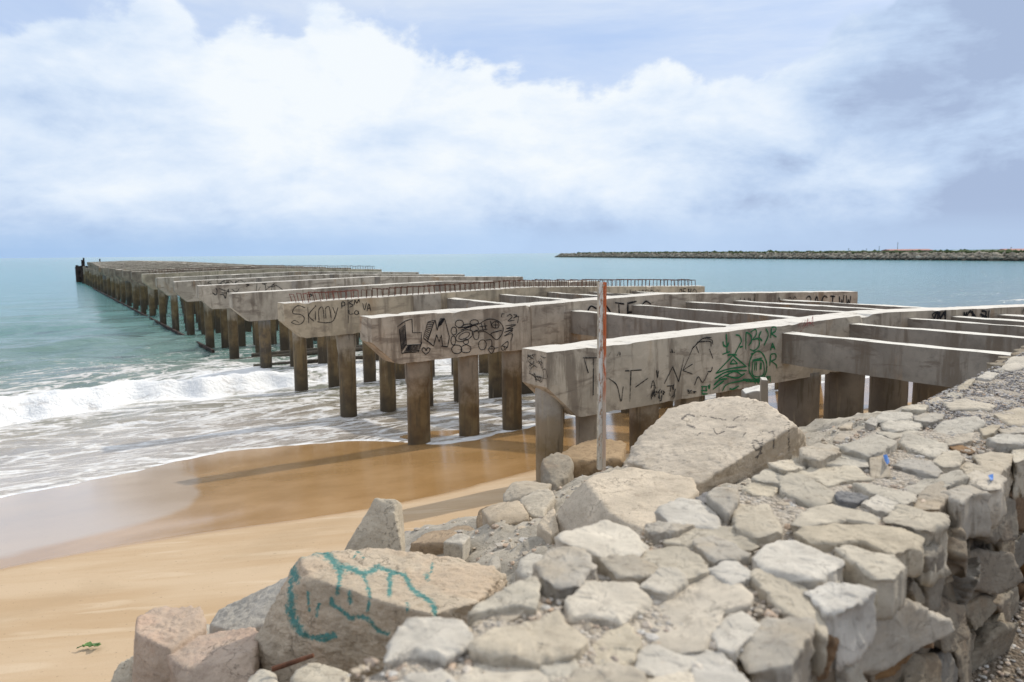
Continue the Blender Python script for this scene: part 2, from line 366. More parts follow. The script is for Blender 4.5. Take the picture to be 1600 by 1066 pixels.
Zs += tur*.15*sstep(-.4, .6, d)*np.exp(-np.clip(d-1, 0, 99)/2.2)*np.clip(amp/.45, .4, 1.2)
Dn = np.zeros_like(uf)
sw = (uf-uw)/np.maximum(front-uw, 1)                               # 0 at the edge of the swash, 1 at the breaker
Dn = np.where(d < 0, np.interp(sw, [-.02,0,.012,.03,.08,.3,.55,.8,.95,1], [0,.9,.9,.46,.47,.48,.46,.48,.60,.95]), 0)
Dn = np.where(d >= 0, np.interp(d, [0,.4,3.2,4.4,6.5,9,13,18,23], [.95,1.08,1.02,.78,.50,.42,.33,.18,0]), Dn)
Dn *= np.interp(vf, [-60,60], [1,1])
Dn = np.where((vf > 2.5) & (d >= 0), np.minimum(Dn, np.interp(d, [0,3,6,12,18,26], [.78,.66,.48,.36,.2,0])), Dn)
Dn *= np.interp(vf, [30,45], [1,.25])*1.; Dn = np.maximum(Dn, .7*np.exp(-((uf-22.6)/1.0)**2)*np.exp(-((vf-76)/4.5)**2))
fl = np.where(d < 0, np.interp(sw, [-.05,0,.1,.45,.8,1], [0,.55,.95,.75,.25,.1]), 0)
fl *= np.interp(vf, [-60,-1,3,60], [1,1,.45,.4])
o = link('sea', mesh('sea', np.stack([vf, uf, Zs], 1), grid_faces(len(us), len(vs))[:, ::-1], M['sea'], True, {'foam': Dn, 'film': fl}), loc=(PO[0], PO[1], 0))
o.rotation_euler.z = PANG; tag(o, kind='structure')

# embankment of rubble between the wall and the beach
ss = np.arange(-6, 13.01, .075); ws = np.arange(-.25, 5.6, .06)
SS, WW = np.meshgrid(ss, ws, indexing='ij')
X = W0[0]+WD[0]*SS+WN[0]*WW; Y = W0[1]+WD[1]*SS+WN[1]*WW
Z, s_, w_, tt = rub_z(X, Y); Z = Z.ravel(); tt = tt.ravel(); wf = WW.ravel(); xf, yf = X.ravel(), Y.ravel()
k = np.clip((tt-wf)/tt, 0, 1)
for i in range(len(Z)):
    if k[i] > 0:
        p = (xf[i], yf[i], 0)
        r = 1-abs(fbm((xf[i]*1.5, yf[i]*1.5, 2.), 4))*1.4; c = mn.cell((xf[i]*2.6+.3*mn.noise(p), yf[i]*2.6, 0.))
        Z[i] += (r-.75)*.10*min(1, k[i]*5)+fbm((xf[i]*5, yf[i]*5, 5.), 5)*.05+(c-.5)*.05*min(1, k[i]*5)
    else: Z[i] -= .06+.25*(wf[i]-tt[i])
o = link('embankment', mesh('embankment', np.stack([xf, yf, Z], 1), grid_faces(len(ss), len(ws))[:, ::-1], M['rubble'], True))
tag(o, kind='structure')

# landward ground behind the wall
def strip(name, s0, s1, w0, w1, z, mat, n=60, amp=.02):
    ss = np.linspace(s0, s1, n); ws = np.linspace(w0, w1, n); A, B = np.meshgrid(ss, ws, indexing='ij')
    X = W0[0]+WD[0]*A+WN[0]*B; Y = W0[1]+WD[1]*A+WN[1]*B
    Zz = np.array([z+fbm((x*2, y*2, 0), 4)*amp for x, y in zip(X.ravel(), Y.ravel())])
    return link(name, mesh(name, np.stack([X.ravel(), Y.ravel(), Zz], 1), grid_faces(n, n)[:, ::-1], mat, True))
tag(strip('ground', -12, 60, -60, -.3, 2.7, M['earth'], 260, .03), kind='structure')

# ------------------------------------------------------------------ pier
BW, BT, BD = 14.85, .62, .95
def beam_mesh(name, z0, rise, seed, mat, cuts=120):
    """crowned cross beam, x = v, y = u, z up, chamfered at both ends, edges chipped"""
    vv = np.concatenate([[0], np.linspace(0, BW, cuts), [BW]]); ring = []
    prof = [(-1,.0),(-1,.25),(-1,.5),(-1,.75),(-1,1),(-.5,1),(0,1),(0,.75),(0,.5),(0,.25),(0,0),(-.5,0)]   # y/BT, height fraction
    V = []; rr = random.Random(seed)
    for a, v in enumerate(vv):
        zt = z0+rise*(1-abs(v-BW/2)/(BW/2))
        e = min(v, BW-v); zb = zt-min(BD, .48+.95*e)
        for (y, h) in prof:
            yy = y*BT; zz = zb+(zt-zb)*h; p = (v*.9+seed*7, yy*2, zz*2)
            corner = h in (0, 1) and y in (-1, 0)
            if corner:
                c = max(0, fbm((v*2.2+seed*3, yy*3, zz*1.3), 4)-.12)*.022+.006+max(0, fbm((v*1.6+seed*5, yy*1.3, zz*.7+2), 3)-.5)*.12
                yy += (1 if y == -1 else -1)*c*.8; zz += (-1 if h == 1 else 1)*c
            else:
                q = fbm(p, 3)*.0025
                if y in (-1, 0): yy += q
                else: zz += q*1.5
            V.append((v+(.004*mn.noise(p)), yy, zz))
    n = len(prof); Fs = []
    for a in range(len(vv)-1):
        for k in range(n): Fs.append((a*n+k, a*n+(k+1)%n, (a+1)*n+(k+1)%n, (a+1)*n+k))
    Fs.append(tuple(range(n))[::-1]); m = (len(vv)-1)*n; Fs.append(tuple(m+k for k in range(n)))
    Fs = [f[::-1] for f in Fs]
    me = mesh(name, V, Fs, mat, False); return me
def pile_mesh(name, r, z0, z1, mat, seed=0, collar=False, taper=.0):
    V = []; n = 28; zs = [z0]+list(np.linspace(z0+.02, z1, 26)); Fs = []
    for a, z in enumerate(zs):
        h = (z-z0)/(z1-z0); R = r*(1+taper*h)
        if collar: R = r*(1.13 if z > z1-.55 else 1.)
        for k in range(n):
            th = 2*math.pi*k/n; q = 1+.035*fbm((math.cos(th)*1.3+seed*5, math.sin(th)*1.3, z*1.1), 4)
            V.append((R*q*math.cos(th), R*q*math.sin(th), z))
    for a in range(len(zs)-1):
        for k in range(n): Fs.append((a*n+k, a*n+(k+1)%n, (a+1)*n+(k+1)%n, (a+1)*n+k))
    Fs.append(tuple(range(n))[::-1]); m = (len(zs)-1)*n; Fs.append(tuple(m+k for k in range(n)))
    return mesh(name, V, Fs, mat, True)
BENT = {}
def bent_root(n):
    u = -5.458 if n == 1 else 6*(n-2)
    v0 = .286 if n == 1 else 0.
    p = pw(v0, u); r = empty('pier_bent', (p[0], p[1], 0), PANG); return r
Z0 = {1: 3.315, 2: 3.42, 3: 3.39, 4: 3.41, 5: 3.47, 6: 3.47, 7: 3.5, 8: 3.6}
PMESH = {}
def pmesh(kind, zfoot, ztop):
    key = (kind, round(zfoot, 1), round(ztop, 1))
    if key not in PMESH:
        r, mt, col = {'n': (.228,'pile',0), 'c': (.228,'pile',1), 'g': (.172,'pile_grey',0), 'f': (.335,'pile_shade',0), 'd': (.235,'pile_dark',0), 'm': (.215,'pile',0)}[kind]
        PMESH[key] = pile_mesh('pile', r, zfoot, ztop, M[mt], len(PMESH), bool(col), -.0 if kind != 'g' else .14)
    return PMESH[key]
def add_piles(root, vs_, z0, rise, zfoot, kinds, label=None):
    for i, v in enumerate(vs_):
        top = z0+rise*(1-abs(v-BW/2)/(BW/2))-(.46 if v < .5 else BD-.03)
        o = link('pile', pmesh(kinds[i] if i < len(kinds) else kinds[-1], zfoot, round(top, 1)+.05), root, (v, -.31, 0)); o.rotation_euler.z = random.uniform(0, 6)
def rebar_mesh(z0, rise, v0, v1, seed, lean=.0):
    b = MB(); rr = random.Random(seed); v = v0; tops = []
    while v < v1:
        z = z0+rise*(1-abs(v-BW/2)/(BW/2)); h = .21+rr.uniform(-.02, .015); l = rr.gauss(0, .015)+lean*max(0, 1-(v-v0)/2.5)
        for y in (-.50, -.13): b.tube([(v, y, z-.03), (v+l, y, z+h)], .0105, 4)
        b.tube([(v+l, -.52, z+h), (v+l, -.11, z+h)], .009, 4); tops.append((v+l, z+h)); v += .17+rr.uniform(-.02, .02)
    for y in (-.47, -.16):
        b.tube([(a, y, z-.012) for a, z in tops[2:]], .009, 4)
    return b
def block_pilaster(root, z0, rise, v0, v1, mat, proud=.035):
    b = MB()
    def zt(v): return z0+rise*(1-abs(v-BW/2)/(BW/2))
    y0, y1 = -BT-proud, -BT+.02
    a, c = zt(v0)-.012, zt(v1)-.012
    V = [(v0,y0,a-.9),(v1,y0,c-.9),(v1,y1,c-.9),(v0,y1,a-.9),(v0,y0,a),(v1,y0,c),(v1,y1,c),(v0,y1,a)]
    b.add(V, [(0,3,2,1),(4,5,6,7),(0,1,5,4),(1,2,6,5),(2,3,7,6),(3,0,4,7)])
    return b.build('pilaster', mat, root)
LAB = {
 1: 'nearest cross beam, with green graffiti and black scrawls, above the boulders',
 2: 'second cross beam, with large LM lettering and bubble graffiti on its pale face',
 3: 'third cross beam, tan, reading Skinny, with rusty stirrup bars along its top',
 4: 'fourth cross beam, plain grey with a rounded nose, just behind the one reading Skinny',
 5: 'fifth cross beam, pale, with small black scrawls on its left end',
 6: 'sixth cross beam, brown stained left end, behind the one with small scrawls',
 7: 'seventh cross beam, between the brown stained one and the one with rebar',
 8: 'eighth cross beam, yellowish left end, long row of upright bars along its top',
}
GRP = 'cross beams on piles of the unfinished pier'
far_proto = {}
NB = 27
for n in range(1, NB+1):
    root = bent_root(n); z0 = Z0.get(n, 3.6+.004*n); rise = .19 if n > 1 else .17
    BENT[n] = (root, z0, rise)
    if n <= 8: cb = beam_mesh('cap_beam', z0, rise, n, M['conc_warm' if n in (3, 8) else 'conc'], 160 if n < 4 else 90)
    else:
        if n % 3 not in far_proto: far_proto[n % 3] = beam_mesh('cap_beam', 0, .19, n, M['conc_far'], 50)
        cb = far_proto[n % 3]
    beam = link('cap_beam', cb, root, (min(3.0, .28*max(0, n-14)), 0, 0 if n <= 8 else z0))
    zf = {1: .2, 2: -.3}.get(n, -2.5)
    if n == 1: add_piles(root, [.24,.95,1.95,2.85,3.75,5.45,6.7,8.06,9.5,10.9,12.3,13.8], z0, rise, zf, ['g','m','m','m','m','f','f','f','f','f','f','f'])
    elif n == 2: add_piles(root, [1.07,2.22,3.28,4.4,5.5,6.6,7.7,8.8,9.9,11,12.1,13.4], z0, rise, zf, ['c','m','m','n','n','m'])
    elif n == 3: add_piles(root, [1.72,2.88,4.05,5.2,6.4,7.5,8.7,9.8,11,12.2,13.4], z0, rise, zf, ['c','n','m','n'])
    elif n == 4: add_piles(root, [2.18,3.35,4.66,5.8,7,8.2,9.4,10.6,11.8,13.1], z0, rise, zf, ['n','m','n'])
    else: add_piles(root, [2.5]+([3.7+1.2*k for k in range(9)] if n < 7 else [3.3+.85*k for k in range(11)]), z0, rise, zf, ['d' if n in (5, 14, 19) else 'n','m','n','n'])
    tag(root, LAB.get(n), 'pier beam', GRP)
    if n == 3:
        rebar_mesh(z0, rise, .35, 2.2, 3, -.05).build('rebar', M['rust_red'], root)
        rebar_mesh(z0, rise, 2.25, 14.6, 4).build('rebar', M['rust'], root)
    if n == 8: rebar_mesh(z0, rise, .4, 14.5, 8).build('rebar', M['rust'], root)
    if n in (2, 3): 
        block_pilaster(root, z0, rise, 3.58, 4.42, M['conc'])
        if n == 2: block_pilaster(root, z0, rise, 10.5, 11.3, M['conc'])
    if n in (4, 5, 6):
        block_pilaster(root, z0, rise, 3.6, 3.85, M['conc_dark'], .02); block_pilaster(root, z0, rise, 7.2, 7.45, M['conc_dark'], .02)
    if n > 8:
        k = n-8; od = {1:'first',2:'second',3:'third',4:'fourth',5:'fifth',6:'sixth',7:'seventh',8:'eighth',9:'ninth',10:'tenth',11:'eleventh',12:'twelfth',13:'thirteenth',14:'fourteenth',15:'fifteenth',16:'sixteenth',17:'seventeenth',18:'eighteenth',19:'nineteenth'}[k]
        root['label'] = f'{od} grey beam beyond the eighth one with upright bars, over open sea'

GV = [4.75, 6.5, 8.2, 9.85]
OD = ['first', 'second', 'third', 'fourth']
for span in (0, 1, 2):
    for gi, v in enumerate(GV+([11.6] if span else [11.6])):
        if gi > 4: continue
        if span == 0:                                           # ends inside the wall
            vs0 = (v, 5.0, 6.74, 8.47, 9.93, 11.7)[gi+1]; u0 = (-.4-(PO+VE*vs0-W0)@WN)/(UE@WN); u1 = -5.458-BT
        else: u0 = -5.458 if span == 1 else 0.; u1 = 6*(span-1)-BT
        zt = 3.42+.19*(1-abs(v-BW/2)/(BW/2))-.2-(.06 if span == 0 else 0)
        Lg = u1-u0; V = []; Fs = []; n = 24; wd = .24; hd = .50
        pr = [(-wd/2,0),(-wd/2,-.17),(-wd/2,-.34),(-wd/2,-hd),(wd/2,-hd),(wd/2,-.25),(wd/2,0)]
        for a in range(n+1):
            y = Lg*a/n
            for (x, z) in pr: 
                q = fbm((x*3+gi*4, y*1.2+span*9, z*3), 3); V.append((x+q*.005, y, z+q*.016))
        m = len(pr)
        for a in range(n):
            for k in range(m): Fs.append((a*m+k, a*m+(k+1)%m, (a+1)*m+(k+1)%m, (a+1)*m+k))
        Fs += [tuple(range(m))[::-1], tuple(n*m+k for k in range(m))]; Fs = [f[::-1] for f in Fs]
        p = pw((v, 5.0, 6.74, 8.47, 9.93, 11.7)[gi+1] if span == 0 else v, u0, zt)
        o = link('deck_girder', mesh('deck_girder', V, Fs, M['conc_dark'], False), None, p); o.rotation_euler.z = PANG
        where = ['running from the shore wall to the nearest beam', 'between the nearest beam and the LM one', 'between the beams reading LM and Skinny'][span]
        tag(o, f'{(OD+["fifth"])[gi]} girder from the left {where}', 'girder', 'concrete girders between the cross beams')

# tie along the feet of the far piles, and the ruined end of the pier
b = MB(); 
for k in range(24): 
    u = 27+4*k; b.box((2.1+.004*k, u, -.33), (2.22+.004*k, u+3.99, -.16))
o = b.build('tie_beam', M['sheet'], None, False, (PO[0], PO[1], 0)); o.rotation_euler.z = PANG
tag(o, 'long dark tie beam at the waterline along the feet of the far piles', 'tie beam')
b = MB()
for y0, y1, x0 in ((18.6, 17.9, 2.2), (20.9, 21.6, 1.9), (22.4, 22.1, 3.)):
    b.tube([(x0, y0, -.22), (x0+4, (y0+y1)/2, -.16), (x0+8.5, y1, -.2)], [.10,.11,.09], 8)
o = b.build('fallen_timber', M['pile_dark'], None, False, (PO[0], PO[1], .2)); o.rotation_euler = (0, 0, PANG)
tag(o, 'dark fallen timbers lying between the piles behind the beam reading Skinny', 'timber')
for k, (v, u, top, w, lab) in enumerate([(2.9,152,3.2,1.6,'rusty sheet pile stump at the ruined pier end, beside the last cross beam'), (2.5,156,4.1,.28,'tall thin rusty post, second tallest at the ruined end of the pier'), (2.9,158,4.5,.3,'tallest rusty post standing at the ruined end of the pier'),
        (2.5,161,3.2,1.9,'broad rusted sheet pile block at the ruined end of the pier'), (2.4,166,2.8,1.5,'dark rusted pile stump near the ruined seaward end'), (2.5,172,2.7,1.2,'outermost rusted pile stump, last thing of the pier in the sea'), (5.2,150.5,4.3,.2,'short thin post on the far end of the pier')]):
    r = random.Random(k); b = MB()
    for q in range(4):
        b.box((v-w/2+w*q/4, u-.3+.12*(q%2), -2), (v-w/2+w*(q+.97)/4, u+.3+.12*(q%2), top-r.uniform(0, .5)*(w > .6)))
    o = b.build('rusted_pile_stump', M['sheet'], None, False, (PO[0], PO[1], 0)); o.rotation_euler.z = PANG
    tag(o, lab, 'pile stump', 'rusted stumps at the end of the pier')

# ------------------------------------------------------------------ graffiti: thin strips of paint lying on the concrete faces
def spline(pts, sub=6):
    pts = [np.array(p, float) for p in pts]
    if len(pts) < 3: 
        return [pts[0]+(pts[-1]-pts[0])*t for t in np.linspace(0, 1, max(4, sub))]
    out = []; q = [2*pts[0]-pts[1]]+pts+[2*pts[-1]-pts[-2]]
    for i in range(1, len(q)-2):
        for t in np.linspace(0, 1, sub, endpoint=False):
            a, b, c, d = q[i-1:i+3]
            out.append(.5*((2*b)+(-a+c)*t+(2*a-5*b+4*c-d)*t*t+(-a+3*b-3*c+d)*t**3))
    return out+[pts[-1]]
def circ(cx, cy, rx, ry, rot=0, n=14, a0=0., a1=6.6):
    c, s = math.cos(rot), math.sin(rot); r = random.Random(int(cx*7+cy))
    o = []
    for k in range(n+1):
        t = a0+(a1-a0)*k/n; x = rx*math.cos(t)*(1+r.uniform(-.05, .05)); y = ry*math.sin(t)*(1+r.uniform(-.05, .05)); o.append((cx+x*c-y*s, cy+x*s+y*c))
    return o
class Paint:
    def __init__(s, to3, nrm): s.V = []; s.F = []; s.to3 = to3; s.k = 0
    def stroke(s, pts, w, curve=True):
        """pts are plane coordinates (a, b); strips get a hair of extra standoff per stroke so that none share a plane"""
        p = np.array(spline(pts, 6) if curve else pts, float)
        keep = [0]+[i for i in range(1, len(p)) if np.linalg.norm(p[i]-p[i-1]) > 1e-4]; p = p[keep]
        if len(p) < 2: return
        t = np.gradient(p, axis=0); t /= np.maximum(np.linalg.norm(t, axis=1), 1e-9)[:, None]; nn = np.stack([-t[:, 1], t[:, 0]], 1)
        off = .007+.00025*(s.k % 24); s.k += 1; b = len(s.V)
        r = random.Random(s.k)
        for i in range(len(p)):
            ww_ = w*.5*(1+.18*math.sin(i*.9+s.k))*(.75 if i in (0, len(p)-1) else 1)
            s.V += [s.to3(p[i]+nn[i]*ww_, off), s.to3(p[i]-nn[i]*ww_, off)]
        for i in range(len(p)-1): s.F.append((b+2*i, b+2*i+1, b+2*i+3, b+2*i+2))
    def build(s, mat, parent): return link('graffiti', mesh('graffiti', s.V, s.F, mat, False), parent)
def face_map(n, org, sc):
    """image-crop coordinates -> (v, z) on the shore-side face of bent n"""
    root = BENT[n][0]; o = np.array([root.location.x, root.location.y]); po = o-UE*BT
    def f(p):
        d = ray(org[0]+p[0]/sc, org[1]+p[1]/sc); t = ((po-CP[:2])@UE)/(d[:2]@UE); q = CP+d*t
        return np.array([(q[:2]-o)@VE, q[2]])
    return f
def to_face(a, off): return (a[0], -BT-off, a[1])
def beam_of(n): return [c for c in BENT[n][0].children if c.name.startswith('cap_beam')][0]
def draw(n, org, sc, strokes, w, mat, curve=True):
    f = face_map(n, org, sc); pa = Paint(to_face, None)
    z_off = 0.
    for st in strokes: pa.stroke([f(p) for p in st], w*random.uniform(.85, 1.15), curve)
    return pa.build(mat, beam_of(n))
def hatch(poly_a, poly_b, k):
    return [[tuple(np.array(poly_a[0])+(np.array(poly_a[1])-poly_a[0])*t), tuple(np.array(poly_b[0])+(np.array(poly_b[1])-poly_b[0])*min(1, t+.07))] for t in np.linspace(.03, .95, k)]
# second beam: LM and bubbles
st = [[(385,225),(445,205)],[(445,205),(450,320)],[(450,320),(527,318)],[(525,315),(520,420)],[(520,418),(400,425)],[(400,425),(385,225)],[(385,225),(322,272)],[(340,290),(362,498)],[(362,498),(385,488),(500,482)],[(500,482),(528,400)],
      [(635,215),(575,390)],[(575,390),(625,432)],[(625,432),(650,335)],[(650,335),(672,398)],[(670,398),(692,338)],[(690,340),(700,432)],[(685,432),(742,437)],[(742,437),(757,355)],[(757,355),(718,203)],[(718,203),(682,202)],[(682,202),(655,300)],[(655,302),(638,215)],[(635,215),(575,232)],[(575,232),(540,360)],[(540,362),(577,398)],
      [(560,502),(530,470),(536,446),(556,452),(563,472)],[(563,472),(574,447),(595,452),(588,478),(560,502)]]
st += hatch(((340,290),(362,480)), ((385,240),(398,420)), 13)+hatch(((372,488),(500,480)), ((405,425),(522,415)), 12)
st += hatch(((578,235),(545,350)), ((630,222),(582,375)), 9)+hatch(((660,285),(700,205)), ((665,235),(716,212)), 6)+hatch(((658,270),(690,205)), ((690,255),(718,208)), 8)
draw(2, (560,460), 5.333, st, .017, M['black'], True)
st = [circ(840,245,35,30),circ(795,305,23,33),circ(790,385,19,38),circ(820,458,43,36),circ(895,455,42,33),circ(965,235,36,23),circ(965,287,33,25),circ(980,340,23,40),circ(1032,420,33,42),circ(880,345,74,42,-.4),circ(880,345,48,24,-.45),circ(1142,255,30,28),circ(895,395,22,20),circ(900,262,40,13,-.2)]
st += [[(1000,250),(1080,207),(1160,222),(1203,270),(1195,330),(1150,378),(1102,330),(1160,308),(1192,300)],[(1005,270),(1072,262)],[(1000,302),(1075,290)],[(1022,240),(1040,308)],[(1050,240),(1062,300)],[(1098,220),(1112,282)],[(1000,312),(1050,310),(1102,342)],[(1122,255),(1162,255)],[(1142,232),(1142,280)],[(830,280),(900,270),(1000,240)],[(850,300),(960,260)],
       [(1190,190),(1195,165),(1217,163)],[(1235,185),(1262,167),(1280,190),(1245,222),(1302,215)],[(1290,170),(1318,175),(1290,200)],[(1300,195),(1332,185),(1325,240)],[(1225,262),(1312,254),(1230,287)],[(1230,287),(1290,285),(1215,316)],[(1215,316),(1285,300),(1213,347)],[(1213,347),(1282,330),(1268,392)],[(1190,432),(1242,393),(1240,440),(1200,467),(1190,432),(1242,442)],[(1060,382),(1105,380),(1112,432)],[(1078,460),(1108,492),(1132,450),(1105,433),(1078,460)],[(1130,450),(1166,444)],[(1088,455),(1125,455)],[(1210,430),(1225,470)]]
draw(2, (560,460), 5.333, st, .016, M['black'])
# third beam: Skinny / P SM LA VA
st = [[(210,152),(172,140),(143,160),(142,186),(185,192),(206,212),(195,240),(165,251),(130,238)],[(130,238),(150,226),(175,240)],[(226,150),(232,242)],[(272,142),(232,195),(262,232)],[(270,172),(271,225)],[(270,138),(273,146)],[(292,228),(290,166),(312,150),(322,216)],[(332,216),(329,160),(350,148),(362,212)],[(370,148),(386,186)],[(402,150),(376,225),(335,240),(282,234)],
      [(424,157),(425,120),(441,124),(438,140),(425,143)],[(460,100),(461,242)],[(490,110),(466,122),(490,138),(468,150)],[(496,135),(500,108),(511,126),(522,104),(527,122)],[(466,165),(469,190),(492,187)],circ(509,181,11,11),[(520,170),(523,192)],[(545,125),(556,165),(568,122)],[(570,172),(581,130),(592,172)],[(575,156),(589,155)]]
draw(3, (420,440), 3.721, st, .020, M['black'])
# nearest beam: black scrawls and the green figure
st = [[(400,216),(482,215)],[(462,220),(460,428)],[(408,220),(432,302)],[(548,332),(594,372),(618,462),(630,378)],[(560,180),(545,208)],[(608,180),(594,206)],[(612,184),(612,208)],[(675,285),(668,465)],[(640,290),(735,284)],[(700,382),(772,330)],[(820,285),(826,332)],[(826,330),(832,288)],[(864,362),(912,265)],[(912,265),(946,352)],[(946,352),(976,212)],[(1030,150),(970,285)],[(970,285),(1025,250)],[(968,287),(1024,308)],[(1020,166),(1082,105),(1132,100)],[(1050,126),(1122,122),(1130,152)],[(1080,105),(1130,112),(1140,140)],[(1045,150),(1060,190)],[(1120,165),(1140,220)],[(1035,370),(1056,323),(1082,354),(1112,300)],[(788,390),(800,345),(815,390)],[(795,373),(812,372)],[(878,376),(916,374)],[(898,376),(898,408)],[(1108,294),(1130,290),(1136,266)],[(895,182),(925,185)],[(905,165),(912,188)]]
rr = random.Random(4)
for k in range(26):
    x = 785+rr.random()*145; y = 468-(x-785)*.20+rr.uniform(-52, 8); st.append([(x, y), (x+rr.uniform(-10, 14), y-rr.uniform(8, 40))])
for k in range(12):
    x = 1000+rr.random()*30; y = 408+rr.uniform(-8, 8); st.append([(x, y), (x+rr.uniform(-14, 18), y+rr.uniform(-8, 8))])
for a_, b_ in ((0, 640), (640, 775), (775, 860), (860, 960), (960, 2000)):
    draw(1, (800,500), 3.636, [q for q in st if a_ <= np.mean([p[0] for p in q]) < b_], .017, M['black_faint'])
st = [[(630,280),(636,402)],[(595,358),(604,398),(636,410),(656,368)],[(588,492),(666,463)],[(634,415),(636,470)],[(725,290),(765,298),(787,350),(768,392),(722,482)],[(768,418),(802,408)],[(835,258),(832,440)],[(838,262),(880,288),(892,350),(862,402)],[(880,262),(932,232),(942,282),(900,340)],[(900,340),(962,332),(970,400),(920,452),(875,440)],[(992,248),(970,310),(1002,352)],[(1038,220),(1066,290),(1020,402)],[(1100,220),(1090,322)],[(1098,212),(1140,208),(1140,250),(1095,275)],[(1095,275),(1150,312)],[(1090,452),(1110,372)],[(1110,372),(1136,442)],[(1095,416),(1130,414)],[(1090,490),(1080,612)],[(1090,490),(1140,488),(1140,540),(1092,560)],[(1092,560),(1148,602),(1152,636)]]
draw(1, (1040,480), 6.664, st, .024, M['green'])
st = [
      [(700,502),(842,622)],[(700,502),(520,690)],[(700,540),(746,590)],[(746,590),(668,590)],[(668,590),(700,540)],[(520,690),(660,642),(842,618)],[(508,745),(640,672),(842,660)],[(548,748),(620,712),(720,672),(800,712)],[(608,710),(740,737),(822,690)],[(488,857),(602,768)],[(588,872),(640,802),(822,760)],[(498,812),(562,758),(640,745)],[(640,500),(700,492),(740,500)],[(660,850),(700,852),(760,820)],
      circ(957,612,94,148),[(905,562),(1008,562),(1014,706),(905,708),(905,562)],[(900,552),(1002,530)],[(885,490),(905,480)]]
draw(1, (1040,480), 6.664, st, .024, M['green'])
st = [[(930,575),(922,662)],[(945,572),(942,662)],[(985,578),(980,650)],[(996,578),(992,650)]]
draw(1, (1040,480), 6.664, st, .022, M['green'])
st = [[(800,752),(950,748),(1085,720)],[(805,764),(950,762),(1080,735)],[(830,772),(960,774),(1000,760)],[(930,770),(932,800)],[(960,770),(962,798)],[(1085,715),(1088,780)],[(1060,715),(1064,760)],[(368,828),(430,826)],[(366,870),(432,866)],[(380,822),(376,905)],[(420,820),(418,880)],[(440,812),(450,850),(458,800)],[(372,905),(435,902)]]
draw(1, (1040,480), 6.664, st, .020, M['green'])
st = [[(340+k*14, 480-k*5+rr.uniform(-8, 8)), (352+k*13+rr.uniform(-8, 8), 430-k*5+rr.uniform(-8, 8))] for k in range(7)]+[[(350,500),(400,440),(430,460)]]
draw(1, (1150,380), 3.553, st, .02, M['red'])
# letters by strokes, for the writing farther along the beams
FONT = {'A': [[(0,0),(.5,1),(1,0)],[(.2,.4),(.8,.4)]], 'C': [[(1,.85),(.4,1),(0,.5),(.4,0),(1,.15)]], 'T': [[(0,1),(1,1)],[(.5,1),(.5,0)]], '2': [[(0,.8),(.5,1),(.9,.75),(0,0)],[(0,0),(1,0)]], 'W': [[(0,1),(.25,0)],[(.25,0),(.5,.7)],[(.5,.7),(.75,0)],[(.75,0),(1,1)]],
 'I': [[(.5,0),(.5,1)]], 'L': [[(0,1),(0,0)],[(0,0),(.9,0)]], 'H': [[(0,0),(0,1)],[(1,0),(1,1)],[(0,.5),(1,.5)]], 'R': [[(0,0),(0,1)],[(0,1),(.8,.9),(.7,.5),(0,.45)],[(.3,.45),(1,0)]], 'D': [[(0,0),(0,1)],[(0,1),(.9,.7),(.8,.2),(0,0)]], 'O': [[(.5,1),(0,.5),(.5,0),(1,.5),(.5,1)]], 'G': [[(1,.85),(.4,1),(0,.5),(.4,0),(1,.2),(.95,.5),(.6,.5)]], 'E': [[(0,0),(0,1)],[(0,1),(.9,1)],[(0,.5),(.7,.5)],[(0,0),(.9,0)]], 'S': [[(1,.85),(.5,1),(.1,.75),(.9,.3),(.4,0),(0,.15)]], 'N': [[(0,0),(0,1)],[(0,1),(1,0)],[(1,0),(1,1)]], 'M': [[(0,0),(.1,1)],[(.1,1),(.5,.4)],[(.5,.4),(.9,1)],[(.9,1),(1,0)]]}
def write(n, text, v0, zc, hgt, adv, w, mat, jit=.12):
    pa = Paint(to_face, None); r = random.Random(len(text)*n); root, z0, rise = BENT[n]
    for i, ch_ in enumerate(text):
        for stq in FONT.get(ch_, []):
            v = v0+i*adv; zt = z0+rise*(1-abs(v-BW/2)/(BW/2))
            pa.stroke([(v+(a+r.uniform(-jit, jit)*.5)*adv*.72, zt-zc+(b-.5)*hgt*(1+r.uniform(-.1, .1))) for a, b in stq], w)
    return pa.build(mat, beam_of(n))
write(2, 'GOTES', 5.05, .36, .46, .40, .040, M['black'])
write(2, '2ACT', 12.55, .30, .34, .34, .045, M['black']); write(2, 'WW', 14.0, .3, .36, .3, .05, M['black_faint'])
write(2, 'INN LANA SC', 9.9, .26, .24, .21, .022, M['black_faint'])
write(3, 'ILHARDO', 11.2, .22, .2, .22, .03, M['black_faint'], .2); write(3, 'OEMO', 13.6, .2, .2, .22, .03, M['black_faint'], .3)
write(2, 'OOWMAS', 8.5, .5, .3, .26, .04, M['black'], .3)
def scribble(n, v0, v1, zc0, zc1, k, w, mat, seed, ln=.2):
    pa = Paint(to_face, None); r = random.Random(seed); root, z0, rise = BENT[n]
    for i in range(k):
        v = r.uniform(v0, v1); zt = z0+rise*(1-abs(v-BW/2)/(BW/2)); z = zt-r.uniform(zc0, zc1); pts = [(v, z)]
        for q in range(r.randint(2, 4)): pts.append((min(v1, max(v0, pts[-1][0]+r.uniform(-1, 1)*ln)), min(zt-.05, pts[-1][1]+r.uniform(-1, 1)*ln)))
        pa.stroke(pts, w*r.uniform(.7, 1.2))
    return pa.build(mat, beam_of(n))
scribble(1, 8.75, 9.3, .12, .34, 9, .04, M['black'], 2, .25); scribble(1, 9.75, 10.9, .1, .38, 16, .045, M['black'], 5, .28); scribble(1, 12.2, 13, .1, .3, 6, .03, M['black_faint'], 8)
